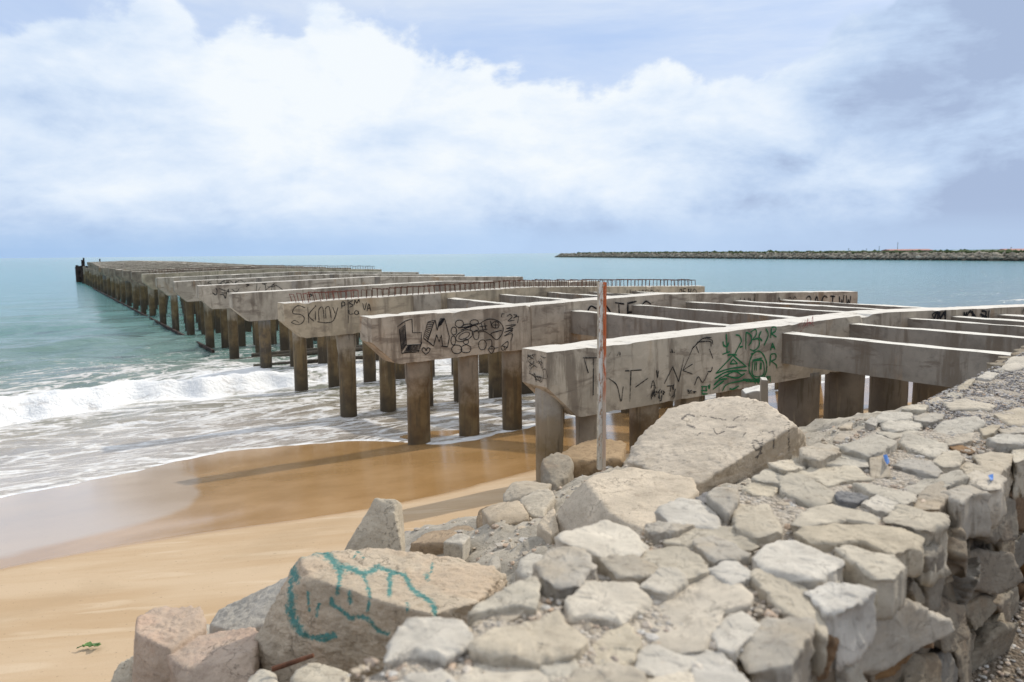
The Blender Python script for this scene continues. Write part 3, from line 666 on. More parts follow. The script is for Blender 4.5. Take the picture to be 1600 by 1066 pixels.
scribble(5, .5, 1.9, .12, .5, 9, .03, M['black'], 3); scribble(5, 2.2, 3.6, .06, .25, 5, .03, M['black_faint'], 4, .4); scribble(6, 1.3, 3.4, .05, .3, 9, .03, M['black_faint'], 12); scribble(4, 1.8, 2.6, .05, .5, 4, .03, M['black_faint'], 14)
# scrawl on the end of the nearest beam
pa = Paint(lambda a, off: (-off-.004, a[0], a[1]), None); rr = random.Random(9)
for k in range(22):
    a = -.56+rr.random()*.42; z = BENT[1][1]-.06-rr.random()*.3; pa.stroke([(a, z), (a+rr.uniform(-.1, .12), z+rr.uniform(-.1, .05)), (a+rr.uniform(-.14, .16), z-rr.uniform(0, .12))], .012)
pa.stroke([(-.5, 3.15), (-.56, 3.0), (-.48, 2.9), (-.4, 2.98)], .012); pa.build(M['black_faint'], beam_of(1))

# ------------------------------------------------------------------ rocks
ICO = {}
def ico(sub):
    if sub not in ICO:
        bm = bmesh.new(); bmesh.ops.create_icosphere(bm, subdivisions=sub, radius=1.); bm.verts.ensure_lookup_table()
        V = np.array([v.co[:] for v in bm.verts]); Fs = np.array([[v.index for v in f.verts] for f in bm.faces]); bm.free()
        V /= np.linalg.norm(V, axis=1)[:, None]; ICO[sub] = (V, Fs)
    return ICO[sub]
def hull_planes(pts):
    bm = bmesh.new(); vs_ = [bm.verts.new(tuple(p)) for p in pts]
    bmesh.ops.convex_hull(bm, input=vs_); bm.normal_update(); c = np.mean(np.array(pts), 0); pl = []
    for f in bm.faces:
        n = np.array(f.normal[:]); q = np.array(f.verts[0].co[:])
        if f.calc_area() < 1e-7: continue
        h = n@(q-c)
        if h < 0: n, h = -n, -h
        if not any(n@m > .9995 and abs(h-g) < 1e-3 for m, g in pl): pl.append((n, max(h, .01)))
    bm.free(); return c, np.array([p[0] for p in pl]), np.array([p[1] for p in pl])
def rock(c, N, H, sub, p=26, amp=.03, seed=0, chips=8, fr=1.):
    """support-plane rock: directions pushed out to the planes (rounded by the p-norm), corners knocked off, then broken by noise"""
    D, Fs = ico(sub); r = np.random.default_rng(seed)
    ext = np.array([np.max(np.abs(1/np.maximum(1e-6, np.max(np.maximum(N@a, 0)/H)))) for a in np.eye(3)])
    D = D*ext; D = D/np.linalg.norm(D, axis=1)[:, None]
    def rad_(D, N, H): 
        a = np.maximum(D@N.T, 0)/H; m = a.max(1); return 1/(m*(((a/m[:, None])**p).sum(1))**(1/p))
    if chips:
        CN = r.normal(size=(chips, 3)); CN /= np.linalg.norm(CN, axis=1)[:, None]
        R = rad_(D, N, H)[:, None]*D; sup = (R@CN.T).max(0); CH = sup*r.uniform(.9, .99, chips)
        N = np.vstack([N, CN]); H = np.concatenate([H, CH])
    R = rad_(D, N, H); size = float(np.median(R)); V = D*R[:, None]; k = fr/size; o = seed*13.7
    dsp = np.empty(len(V))
    for i in range(len(V)):
        q = V[i]*k; a = (q[0]+o, q[1], q[2])
        b = (q[0]*3.1+o, q[1]*3.1, q[2]*3.1)
        dsp[i] = mn.fractal(a, .8, 2.1, 2)*.55+(.5-abs(mn.fractal(b, .75, 2.2, 5)))*.6+mn.fractal((q[0]*9+o, q[1]*9, q[2]*9), .8, 2.1, 4)*.36+mn.cell((q[0]*1.7+o+.4*mn.noise(b), q[1]*1.7, q[2]*1.7))*.16
    V = V*(1+amp*dsp/ .5*.5)[:, None]
    return V, Fs
def boulder(name, top, ext, mat, label, cat='boulder', tri=None, sub=5, amp=.05, p=90, chips=14, seed=1, group=None, down=.45, shrink=.94, paint=None):
    """top: traced outline, either points with their own distance or pixels lying on the plane through tri; ext: further corner points"""
    if tri:
        A = [P(*a) for a in tri]; nn = np.cross(A[1]-A[0], A[2]-A[0]); tp = []
        for (x, y) in top: d = ray(x, y); tp.append(CP+d*(((A[0]-CP)@nn)/(d@nn)))
    else: tp = [P(*a) for a in top]
    tp = np.array(tp); ex = np.array([P(*a) for a in ext]).reshape(-1, 3); c0 = tp.mean(0)
    lo = (tp-c0)*shrink+c0; lo[:, 2] = np.minimum(lo[:, 2], c0[2])-down
    if len(ex): 
        le = (ex-c0)*.97+c0; le[:, 2] = ex[:, 2]-down*.5; lo = np.vstack([lo, le])
    c, N, H = hull_planes(list(tp)+list(ex)+list(lo)); V, Fs = rock(c, N, H, sub, p, amp, seed, chips)
    me = mesh(name, V, Fs, mat, True)
    if paint:
        nv = np.empty(len(V)*3, dtype=np.float32); me.vertex_normals.foreach_get('vector', nv); nv = nv.reshape(-1, 3)
        for key, strokes in paint.items():
            px2 = proj(V+c); a = np.zeros(len(V)); facing = ((CP-(V+c))*nv).sum(1) > .0
            for stq, w in strokes:
                sp = np.array(spline(stq, 30)); d = np.full(len(V), 1e9)
                for q in sp: d = np.minimum(d, np.hypot(px2[:, 0]-q[0], px2[:, 1]-q[1]))
                a = np.maximum(a, np.clip(1.05-d/w*.8, 0, 1))
            at = me.attributes.new(key, 'FLOAT', 'POINT'); at.data.foreach_set('value', (a*facing).astype(np.float32))
    o = link(name, me, None, c); tag(o, label, cat, group); return o
teal = [([(462,905),(455,880),(470,866),(500,861),(522,878),(532,893)],10.9),([(532,893),(530,910),(527,928)],5.8),([(530,884),(552,890),(570,896),(590,886)],8.0),([(567,897),(575,918),(578,938),(574,955)],4.6),([(608,905),(612,895),(632,900),(645,922),(662,932),(676,945),(680,962)],7.0),([(610,908),(608,930)],5.8),([(455,930),(455,955),(462,975),(470,985)],11.6),([(463,975),(468,988),(490,996),(520,992)],7.2),([(546,925),(548,943)],5.8),([(481,925),(483,955)],3.6),([(498,945),(494,962)],4.3),([(519,935),(520,945),(535,955),(548,965),(560,964),(576,968),(590,985),(605,990)],6.1),([(455,905),(453,930)],7.2),([(470,988),(500,1000),(525,995)],4.3),([(637,943),(636,955)],4.3),([(552,873),(560,862),(568,872)],2.9),([(676,880),(673,895)],3.6),([(665,898),(668,905)],5.8),([(590,886),(610,892)],5.8)]
boulder('boulder', [(455,874),(470,862),(520,857),(600,857),(680,866),(735,879),(790,886),(804,896),(760,930),(720,955),(677,963),(640,936),(611,910),(571,901),(533,890),(470,900)], [(448,925,3.78),(430,960,3.72),(393,1010,3.62),(415,1036,3.5),(485,1042,3.42),(560,1014,3.44),(640,1004,3.40),(680,985,3.25),(466,925,3.58),(522,945,3.5)],
        M['rock_t'], 'big beige boulder sprayed with teal bubble letters, beside the stone wall', tri=[(455,872,3.75),(677,963,3.15),(680,866,3.95)], sub=7, amp=.07, seed=3, chips=16, paint={'teal': teal}, down=.35)
ink = [([(1065,655),(1075,648),(1085,650)],2.5),([(1074,664),(1085,668)],3),([(1110,652),(1125,655),(1135,656)],1.8),([(1145,657),(1155,651),(1166,653),(1163,658)],1.6),([(1135,667),(1142,668),(1150,667)],1.8),([(1115,670),(1120,678),(1132,674)],1.8),([(1090,680),(1095,676)],2),([(1160,683),(1165,676)],1.5),([(1095,650),(1103,651)],1.5),([(1176,690),(1180,703),(1188,700),(1184,690),(1178,688)],2.5),([(1192,685),(1190,700),(1183,716)],2.2),([(1209,674),(1209,700)],2.5),([(1232,660),(1233,706)],2.6),([(1200,676),(1208,675)],2),([(1180,716),(1190,708)],2)]
boulder('boulder', [(1000,692),(1010,668),(1045,640),(1080,628),(1150,617),(1200,627),(1235,641),(1253,657),(1210,676),(1185,690),(1140,720),(1085,747),(998,728)], [(975,728,6.15),(985,692,6.55),(1262,702,6.6),(1225,722,6.45),(1185,740,6.3),(1135,750,5.95),(1090,757,5.5)],
        M['rock_x'], 'largest pale boulder with faint black scribbles and a dark speckled side, by the steel post', tri=[(1150,617,7.0),(998,728,6.0),(1085,747,5.6)], sub=7, amp=.045, seed=11, chips=9, paint={'ink': ink}, down=.5, shrink=.82)
boulder('boulder', [(915,752),(935,739),(990,728),(1085,748),(1091,768),(1030,802),(1000,830),(957,806)], [(870,797,5.12),(872,838,4.95),(940,842,4.5),(905,840,4.75),(1000,845,4.3)],
        M['rock'], 'wedge shaped boulder with a dark grey left face, in front of the scribbled boulder', tri=[(915,752,5.1),(1085,750,5.2),(958,806,4.5)], sub=6, amp=.045, seed=5, chips=8)
boulder('boulder', [(845,720,8.5),(857,712,8.8),(897,722,8.5),(889,744,8.2),(870,756,8.0),(849,753,8.2),(880,704,9.1)], [], M['face'], 'grey blocky boulder at the foot of the end pile of the nearest beam', sub=5, amp=.07, seed=6)
boulder('boulder', [(868,712,9.0),(911,689,9.8),(935,685,10.),(978,692,9.8),(972,716,8.8),(897,722,8.7)], [], M['rock_b'], 'flat brown boulder behind the base of the steel post', sub=5, amp=.08, seed=7, down=.6)
boulder('boulder', [(786,772,7.0),(798,755,7.2),(812,751,7.4),(862,756,7.4),(850,767,6.9),(815,776,6.8),(787,787,6.8)], [], M['rock_g'], 'small rounded boulder with a dark hollow front, uppermost on the sand side of the rubble', sub=5, amp=.07, seed=8, down=.25)
boulder('boulder', [(752,797,6.1),(774,786,6.2),(812,781,6.1),(828,806,5.7),(787,818,5.6),(765,812,5.6)], [], M['rock'], 'pale flat topped boulder with a dark overhang, leaning on a brown rock', sub=5, amp=.06, seed=9, down=.18)
boulder('boulder', [(744,812,6.3),(748,798,6.4),(765,788,6.5),(790,800,6.3),(780,826,6.),(750,832,6.1)], [], M['rock_b'], 'dark brown round boulder under the pale flat topped one', sub=5, amp=.05, seed=10, down=.3)
boulder('boulder', [(640,850,5.6),(665,832,5.9),(690,826,6.0),(715,832,5.8),(712,848,5.4)], [], M['rock_b'], 'low brown boulder beside the upright slab, on the sand edge', sub=5, amp=.06, seed=12, down=.4)
boulder('boulder', [(695,830,6.0),(719,819,6.3),(736,821,6.3),(745,830,6.1),(735,842,5.8)], [], M['rock_b'], 'small smooth brown boulder between the low brown one and the dark round one', sub=5, amp=.05, seed=13, down=.4)
boulder('boulder', [(692,847,5.3),(716,832,5.5),(735,838,5.4),(722,851,5.1)], [], M['rock_g'], 'small pointed grey rock in front of the two brown boulders', 'rock', sub=5, amp=.06, seed=14, down=.2)
boulder('stone_slab', [(533,868,5.0),(586,779,5.1),(621,782,5.05),(615,802,4.95),(629,868,4.85),(628,788,5.28),(633,842,5.2),(633,868,5.1),(545,866,5.3),(590,780,5.3)], [], M['rock_g'], 'upright tapering stone slab standing behind the teal painted boulder', 'stone slab', sub=6, amp=.04, seed=15, chips=5, down=.3)
boulder('boulder', [(327,976,4.3),(345,951,4.45),(380,938,4.5),(430,918,4.5),(458,898,4.4),(425,975,4.0),(370,990,4.0)], [], M['rock_g'], 'grey speckled boulder between the pink rocks and the teal painted boulder', sub=6, amp=.05, seed=16, chips=6)
boulder('boulder', [(213,972),(233,946),(265,948),(312,950),(322,963),(320,977),(262,1018),(246,1008),(212,990)], [(211,1032,3.75),(205,1085,3.62),(280,1085,3.5),(270,1045,3.52)], M['rock_p'], 'pinkish boulder with a dark shaded left face, at the lower left by the sand', tri=[(233,946,4.0),(312,950,4.0),(262,1015,3.55)], sub=6, amp=.065, seed=17, chips=14, down=.5)
boulder('boulder', [(262,1024),(325,983),(342,990),(396,980),(409,991),(398,1016),(340,1040),(283,1042)], [(392,1085,3.3),(285,1090,3.3),(340,1085,3.28)], M['rock_p'], 'pink boulder with a pale flat top edge, between the dark sided and painted boulders', tri=[(325,983,3.8),(395,981,3.75),(285,1045,3.4)], sub=6, amp=.055, seed=18, chips=9, down=.45)
boulder('boulder', [(170,1070,3.75),(180,1046,3.85),(192,1032,3.95),(212,1024,3.95),(215,1080,3.6)], [], M['rock_g'], 'small whitish boulder at the bottom edge left of the pink boulder', sub=5, amp=.07, seed=19, down=.4)
boulder('rock', [(450,1066,2.84),(455,1047,2.95),(482,1032,3.02),(511,1041,2.98),(547,1052,2.9),(543,1075,2.76)], [], M['cap'], 'pale angular rock in front of the teal painted boulder, below the rusty rod', 'rock', sub=5, amp=.07, seed=20, down=.2)
boulder('rock', [(384,1070,2.92),(390,1055,3.0),(410,1043,3.06),(432,1052,3.02),(436,1075,2.85)], [], M['cap'], 'small pale rock next to the pink boulder at the bottom edge', 'rock', sub=5, amp=.07, seed=21, down=.2)
boulder('rock', [(804,898,3.8),(813,872,3.95),(828,863,4.05),(862,868,4.0),(868,890,3.8),(832,906,3.65)], [], M['cap'], 'grey rock wedged between the painted boulder and the edge of the wall', 'rock', sub=5, amp=.05, seed=22, down=.3)
boulder('rock', [(762,882,4.3),(769,866,4.4),(779,866,4.42),(783,884,4.3),(772,890,4.25)], [], M['rock_g'], 'small dark grey rock on the rubble above the painted boulder', 'rock', sub=4, amp=.06, seed=23, down=.12)
boulder('rock', [(838,820,5.0),(866,791,5.2),(874,832,4.85),(862,838,4.75)], [], M['rock'], 'tan triangular rock against the dark face of the wedge boulder', 'rock', sub=5, amp=.06, seed=24, down=.25)
boulder('rock', [(810,783,6.3),(835,765,6.6),(862,762,6.6),(868,778,6.2),(850,802,5.8),(826,800,5.8)], [], M['rock_g'], 'broad grey rock on the rubble between the pale boulder and the wedge boulder', 'rock', sub=5, amp=.07, seed=25, down=.3)
for k, (px, lab) in enumerate([([(1272,650,16),(1276,634,16.2),(1284,636,16.2),(1287,652,16)], 'small dark rock on the beach seen between the first two thick columns'), ([(1415,642,17),(1424,622,17.3),(1440,620,17.3),(1450,645,17)], 'dark rock on the beach seen between the last two thick columns')]):
    boulder('rock', px, [], M['cap_d'], lab, 'rock', sub=4, amp=.07, seed=40+k, down=.8)

# ------------------------------------------------------------------ dry stone wall
wall = empty('stone_wall', ww(0, -.42, 2.7)); tag(wall, 'long low wall of pale rough stones running along the top of the beach', 'stone wall')
WL = np.array(wall.location)
EX, EY, EZ = np.eye(3)
def slab(c, a1, a2, nrm, uv, thick, seed, rough=1., na=112, round_=1., tilt=.05):
    """broken flat stone: irregular outline in a1/a2 around c, uneven top facing nrm, ragged sides running back by thick"""
    r = np.random.default_rng(seed); uv = np.asarray(uv, float); ctr = uv.mean(0); q = uv-ctr; th = np.linspace(0, 2*np.pi, na, endpoint=False); o = seed % 997*1.37
    dirs = np.stack([np.cos(th), np.sin(th)], 1); R = np.zeros(na)
    for i in range(len(q)):
        a, b = q[i], q[(i+1) % len(q)]; e = b-a; den = dirs[:, 0]*e[1]-dirs[:, 1]*e[0]; den = np.where(np.abs(den) < 1e-9, 1e-9, den)
        t = (a[0]*e[1]-a[1]*e[0])/den; k = (a[0]*dirs[:, 1]-a[1]*dirs[:, 0])/den
        R = np.maximum(R, np.where((t > 0) & (k >= -1e-6) & (k <= 1+1e-6), t, 0))
    R = np.where(R <= 0, np.median(R), R); R = (R*2+np.roll(R, 1)+np.roll(R, -1))/4; size = float(np.median(R))
    nz = np.array([fbm((R[i]*dirs[i, 0]*5/size*.35+o, R[i]*dirs[i, 1]*5/size*.35, 0), 5) for i in range(na)]); jag = np.array([fbm((R[i]*dirs[i, 0]*40+o, R[i]*dirs[i, 1]*40, 4.), 4) for i in range(na)])
    R = R*(1+.05*rough*nz)+.0035*rough*jag
    rad_ = [.12,.25,.4,.54,.67,.78,.87,.93,.97,1.]; V = [None]; tx, ty = r.normal(0, tilt, 2); bev = np.clip(.006+.016*np.array([mn.noise((d[0]*2.3+o, d[1]*2.3, 7.)) for d in dirs]), .003, .03)*min(1.6, max(.5, size/.10))
    def topz(x, y):
        f1 = fbm((x*3.2/max(size, .08)*.35+o, y*3.2/max(size, .08)*.35, 1.), 4); st = fbm((x*9+o, y*9, 2.), 3); 
        return x*tx+y*ty+.0032*max(.6, min(1.6, size/.1))*f1+.0035*(min(1, max(0, (st-.18)*14))-min(1, max(0, (-.3-st)*14)))+.0011*fbm((x*60, y*60, o), 3)
    V[0] = c+a1*ctr[0]+a2*ctr[1]+nrm*topz(0, 0)
    for k in rad_:
        for i in range(na):
            x, y = dirs[i]*R[i]*k; d = max(0., (k-.86)/.14)
            z = topz(x, y)-bev[i]*d**1.6*round_
            V.append(c+a1*(ctr[0]+x)+a2*(ctr[1]+y)+nrm*z)
    lev = [.04,.12,.22,.36,.52,.7,.86,1.]; sl = r.uniform(-.10, .16)
    for g in lev:
        for i in range(na):
            x, y = dirs[i]*R[i]; zz = topz(x, y)-bev[i]*round_-g*thick
            p = (x*7+o, y*7, zz*13); f = 1+sl*g*thick/size*.5-(.25*max(0, g-.75))+rough*((.035 if thick < .15 else .11)*fbm(p, 4)+(.04 if thick < .15 else .08)*(mn.cell((x*11+o, y*11, zz*16))-.5)*min(1, g*6)+.02*fbm((x*20+o, y*20, zz*70), 3))*min(1, .12/size+.35)
            V.append(c+a1*(ctr[0]+x*f)+a2*(ctr[1]+y*f)+nrm*zz)
    V = np.array(V); n = len(rad_)+len(lev); Fs = []
    idx = np.arange(na); nx = (idx+1) % na
    tri = np.stack([np.zeros(na, int), 1+idx, 1+nx], 1); Fq = []
    for k in range(n-1):
        a = 1+k*na; Fq.append(np.stack([a+idx, a+na+idx, a+na+nx], 1)); Fq.append(np.stack([a+idx, a+na+nx, a+nx], 1))
    a = 1+(n-1)*na; V = np.vstack([V, V[a:a+na].mean(0)]); Fq.append(np.stack([a+idx, np.full(na, len(V)-1), a+nx], 1)); Fs = np.vstack([tri]+Fq)
    return V, Fs
def cap(px, mat='cap', thick=.11, dz=0., name='cap_stone'):
    sd = int(px[0][0]*7+px[0][1]*3); r = np.random.default_rng(sd); z = 3.60+dz+r.uniform(-.012, .012)
    q = np.array([Pz(x, y, z)[:2] for x, y in px]); q = (q-q.mean(0))*1.11+q.mean(0)
    V, Fs = slab(np.array([0, 0, z]), EX, EY, EZ, q, thick, sd, 1.2 if thick < .15 else 1.6, 128 if thick < .15 else 144)
    c = np.array([*q.mean(0), z]); me = mesh(name, V-c, Fs, M[mat], True); link(name, me, wall, c-WL)
CAPS = [
 ([(637,971),(660,966),(710,967),(731,980),(733,1003),(690,1020),(648,1012),(607,1030),(612,1000)],'cap_w',.17,.01),
 ([(733,1003),(766,985),(837,968),(867,954),(909,997),(893,1015),(835,1029),(770,1017)],'cap',.12,.01),
 ([(738,952),(745,940),(834,902),(841,917),(834,945),(795,943)],'cap',.12,.02),([(740,970),(765,958),(800,952),(824,957),(760,985)],'cap_b',.10,-.01),
 ([(719,1066),(722,1043),(760,1030),(800,1028),(840,1037),(858,1066),(850,1100),(725,1100)],'cap_w',.12,.0),([(600,1078),(640,1056),(690,1050),(718,1066),(715,1100),(600,1100)],'cap_w',.12,-.02),
 ([(680,1035),(700,1012),(750,1010),(757,1030),(700,1050)],'cap_b',.10,-.03),
 ([(879,837),(947,818),(982,823),(1008,844),(998,858),(951,868),(918,861),(881,849)],'cap_w',.13,.02),([(839,879),(862,858),(886,855),(918,868),(926,886),(904,907),(874,910),(852,897)],'cap_b',.16,.02),
 ([(940,875),(984,863),(1031,884),(1019,895),(965,899)],'cap_b',.12,.02),([(994,863),(1055,851),(1069,853),(1097,875),(1104,891),(1073,903),(1040,889)],'cap',.10,0.),
 ([(1003,914),(1031,889),(1059,891),(1073,903),(1043,924)],'cap_w',.10,.02),([(888,938),(918,912),(989,912),(1015,933),(970,966),(918,954),(895,961)],'cap_w',.12,.01),
 ([(982,966),(1050,928),(1080,912),(1115,903),(1150,921),(1169,940),(1160,954),(1127,961),(1115,992),(1094,1011),(1030,1010),(985,1000)],'cap_w',.12,.0),
 ([(905,1020),(950,985),(980,975),(1000,1005),(985,1030),(940,1040)],'cap',.10,-.01),([(1000,1010),(1040,1007),(1085,1020),(1080,1040),(1040,1060),(995,1045)],'cap_w',.10,-.005),
 ([(900,1042),(960,1032),(1000,1050),(1010,1085),(920,1095),(880,1072)],'cap',.10,0.),([(1012,1058),(1060,1047),(1080,1052),(1085,1095),(1015,1097)],'cap_w',.10,0.),([(840,1036),(895,1022),(905,1045),(875,1070),(856,1062)],'cap',.10,-.015),
 ([(1040,846),(1085,828),(1150,825),(1181,850),(1169,855),(1115,837),(1085,850)],'cap',.10,0.),([(1085,848),(1094,838),(1115,836),(1150,851),(1169,863),(1150,872),(1115,874)],'cap_b',.13,.02),
 ([(1108,891),(1141,871),(1176,893),(1174,901),(1143,914)],'cap_w',.10,.0),([(1181,870),(1195,846),(1225,839),(1244,842),(1314,879),(1277,903),(1263,905),(1197,889)],'cap_w',.11,.01),
 ([(1072,887),(1085,862),(1107,882),(1092,900)],'cap',.09,-.01),([(1176,907),(1186,896),(1223,893),(1258,917),(1286,961),(1286,978),(1268,971),(1211,940)],'cap',.12,-.005),
 ([(1261,920),(1300,911),(1366,924),(1327,948),(1293,952)],'cap_w',.17,.01),([(1115,992),(1132,966),(1157,957),(1186,975),(1162,1001),(1146,1013),(1125,1008)],'cap_w',.14,.01),
 ([(1160,1008),(1193,968),(1268,975),(1265,995),(1235,1030),(1175,1036)],'cap_b',.20,-.01),([(1080,1022),(1103,1013),(1127,1017),(1155,1050),(1167,1066),(1160,1100),(1085,1100)],'cap_w',.14,.0),
 ([(1311,856),(1321,848),(1394,865),(1412,884),(1394,905),(1368,905)],'cap',.13,.01),([(1253,837),(1263,821),(1300,819),(1394,818),(1438,828),(1429,845),(1389,860),(1347,845),(1310,850),(1275,850)],'cap',.10,.01),
 ([(1251,703),(1280,684),(1305,689),(1311,702),(1280,722),(1254,716)],'cap_b',.14,.04),([(1202,728),(1247,709),(1257,728),(1226,740)],'cap',.10,.02),([(1176,746),(1198,731),(1221,741),(1216,754),(1195,752)],'cap',.10,.01),
 ([(1277,725),(1305,708),(1324,703),(1355,713),(1355,728),(1329,728)],'cap',.10,.01),([(1310,695),(1334,687),(1369,674),(1397,689),(1378,704),(1355,709),(1324,702)],'cap',.11,.02),
 ([(1303,686),(1312,675),(1343,670),(1371,670),(1324,688)],'cap_b',.12,-.01),([(1249,739),(1273,729),(1336,728),(1357,744),(1312,751),(1296,756)],'cap',.09,0.),([(1216,750),(1233,741),(1254,743),(1303,766),(1301,774),(1275,785),(1226,765)],'cap',.12,.01),
 ([(1305,770),(1315,764),(1355,774),(1334,784),(1310,780)],'cap_d',.10,.02),([(1160,760),(1190,750),(1214,764),(1205,774),(1179,771)],'cap',.09,.0),([(1242,817),(1265,792),(1301,779),(1336,792),(1369,806),(1366,817),(1322,812),(1291,820),(1254,825)],'cap',.10,.01),
 ([(1336,755),(1380,760),(1430,771),(1427,781),(1411,786),(1364,770)],'cap',.09,.01),([(1348,786),(1371,773),(1406,778),(1401,793),(1385,798),(1366,797)],'cap_w',.10,.0),([(1359,718),(1378,710),(1392,738),(1362,740)],'cap_b',.11,.01),
 ([(1398,725),(1413,716),(1455,718),(1469,734),(1462,744),(1422,733)],'cap_b',.12,.01),([(1144,787),(1200,790),(1212,808),(1220,828),(1180,836),(1152,822)],'cap',.11,.01),([(1385,810),(1404,791),(1475,803),(1480,812),(1450,824)],'cap',.20,.01),
 ([(1029,795),(1064,779),(1092,782),(1111,794),(1125,808),(1118,824),(1092,821),(1050,817)],'cap_w',.12,.02),([(1008,820),(1031,815),(1081,820),(1050,831),(1015,831)],'cap_b',.10,.02),([(1106,773),(1116,765),(1149,763),(1153,780),(1137,795)],'cap_b',.12,.04),
 ([(1088,777),(1105,768),(1112,782),(1095,787)],'cap_d',.09,-.01),([(1370,652),(1380,644),(1424,641),(1422,652),(1373,660)],'cap',.11,.01),([(1377,660),(1398,654),(1441,658),(1434,667),(1398,673),(1380,669)],'cap',.11,.01),
 ([(1373,676),(1417,670),(1445,674),(1443,682),(1410,682),(1395,685)],'cap',.10,.0),([(1406,688),(1417,681),(1476,693),(1478,701),(1462,709),(1422,700)],'cap',.11,.01),([(1459,667),(1474,659),(1523,658),(1535,666),(1511,674),(1464,673)],'cap',.09,.005),
 ([(1459,719),(1474,702),(1495,702),(1504,714),(1499,727),(1474,730)],'cap',.11,.02),([(1429,650),(1445,644),(1474,645),(1471,654),(1452,660),(1431,656)],'cap_b',.09,.0),([(1410,638),(1431,630),(1450,632),(1445,641)],'cap',.10,.005),
 ([(1450,628),(1464,620),(1474,625),(1462,632)],'cap',.11,.0),([(1476,628),(1511,625),(1553,632),(1546,637),(1488,638)],'cap',.08,.0),([(1476,617),(1488,612),(1504,616),(1495,623)],'cap',.10,.0),([(1483,610),(1511,597),(1525,595),(1506,608)],'cap',.10,.0),
 ([(1527,589),(1542,582),(1560,584),(1549,591)],'cap_w',.11,.015),([(1551,578),(1570,576),(1567,582)],'cap',.10,.01),([(1567,571),(1579,559),(1605,559),(1610,571),(1574,575)],'cap_w',.14,.03),([(1556,648),(1596,637),(1612,650),(1605,662),(1577,661)],'cap',.09,.0),
 ([(1544,686),(1570,675),(1612,678),(1612,692),(1565,693)],'cap',.12,.01),([(1523,714),(1549,707),(1581,709),(1579,721),(1560,737),(1535,730)],'cap',.16,.01),([(1499,729),(1511,723),(1545,735),(1525,747)],'cap',.10,-.005),
 ([(1511,747),(1525,731),(1558,738),(1572,745),(1560,762),(1540,764)],'cap_w',.18,.01),([(1413,756),(1445,745),(1495,740),(1511,750),(1478,761),(1431,768)],'cap',.10,.0),([(1476,770),(1497,756),(1525,754),(1546,770),(1520,772),(1504,787)],'cap_b',.18,.0),
 ([(1429,782),(1450,761),(1474,757),(1480,776),(1464,792),(1431,792)],'cap_b',.20,.0),([(1478,686),(1520,679),(1518,688),(1483,691)],'cap',.09,.0),([(1476,691),(1490,690),(1522,704),(1515,708),(1490,702)],'cap_o',.10,-.01),
 ([(1532,669),(1549,663),(1562,665),(1553,676),(1537,679)],'cap',.10,.015),([(1558,669),(1600,668),(1612,676),(1570,676)],'cap_b',.09,.0),([(1581,695),(1598,696),(1606,715),(1585,727)],'cap',.20,.0),
 ([(1392,740),(1408,735),(1412,748),(1396,750)],'cap_d',.09,-.01),([(1418,742),(1445,742),(1440,750),(1424,751)],'cap_d',.09,-.02),([(1312,668),(1320,662),(1332,660),(1330,668)],'cap_b',.1,.0),([(1352,660),(1362,652),(1372,655),(1368,664)],'cap_b',.12,.01)]
for c in CAPS:
    big = max(p[0] for p in c[0])-min(p[0] for p in c[0]) > 70
    cap(c[0], c[1], c[2], c[3])
FW = -.80
def on_face(x, y):
    d = ray(x, y); pt = W0+WN*FW; t = ((pt-CP[:2])@WN)/(d[:2]@WN); q = CP+d*t; return np.array([(q[:2]-W0)@WD, q[2]])
D3, N3 = np.array([*WD, 0]), np.array([*WN, 0])
def face_stone(px, mat, prot=.05, name='face_stone', uv=None):
    q = np.array([on_face(x, y) for x, y in px]) if uv is None else np.array(uv); r = np.random.default_rng(int(abs(q[0, 0])*997+abs(q[0, 1])*331))
    c0 = np.array([*(W0+WN*FW-WN*prot), 0.]); V, Fs = slab(c0, D3, EZ, -N3, q[::-1] if uv is None else q, .2, int(abs(q[0, 0])*431+abs(q[0, 1])*77), 1.8, 120 if uv is None else 40, 1.6, .16)
    if uv is not None: return V, Fs
    c = V.mean(0); link(name, mesh(name, V-c, Fs, M[mat], True), wall, c-WL)
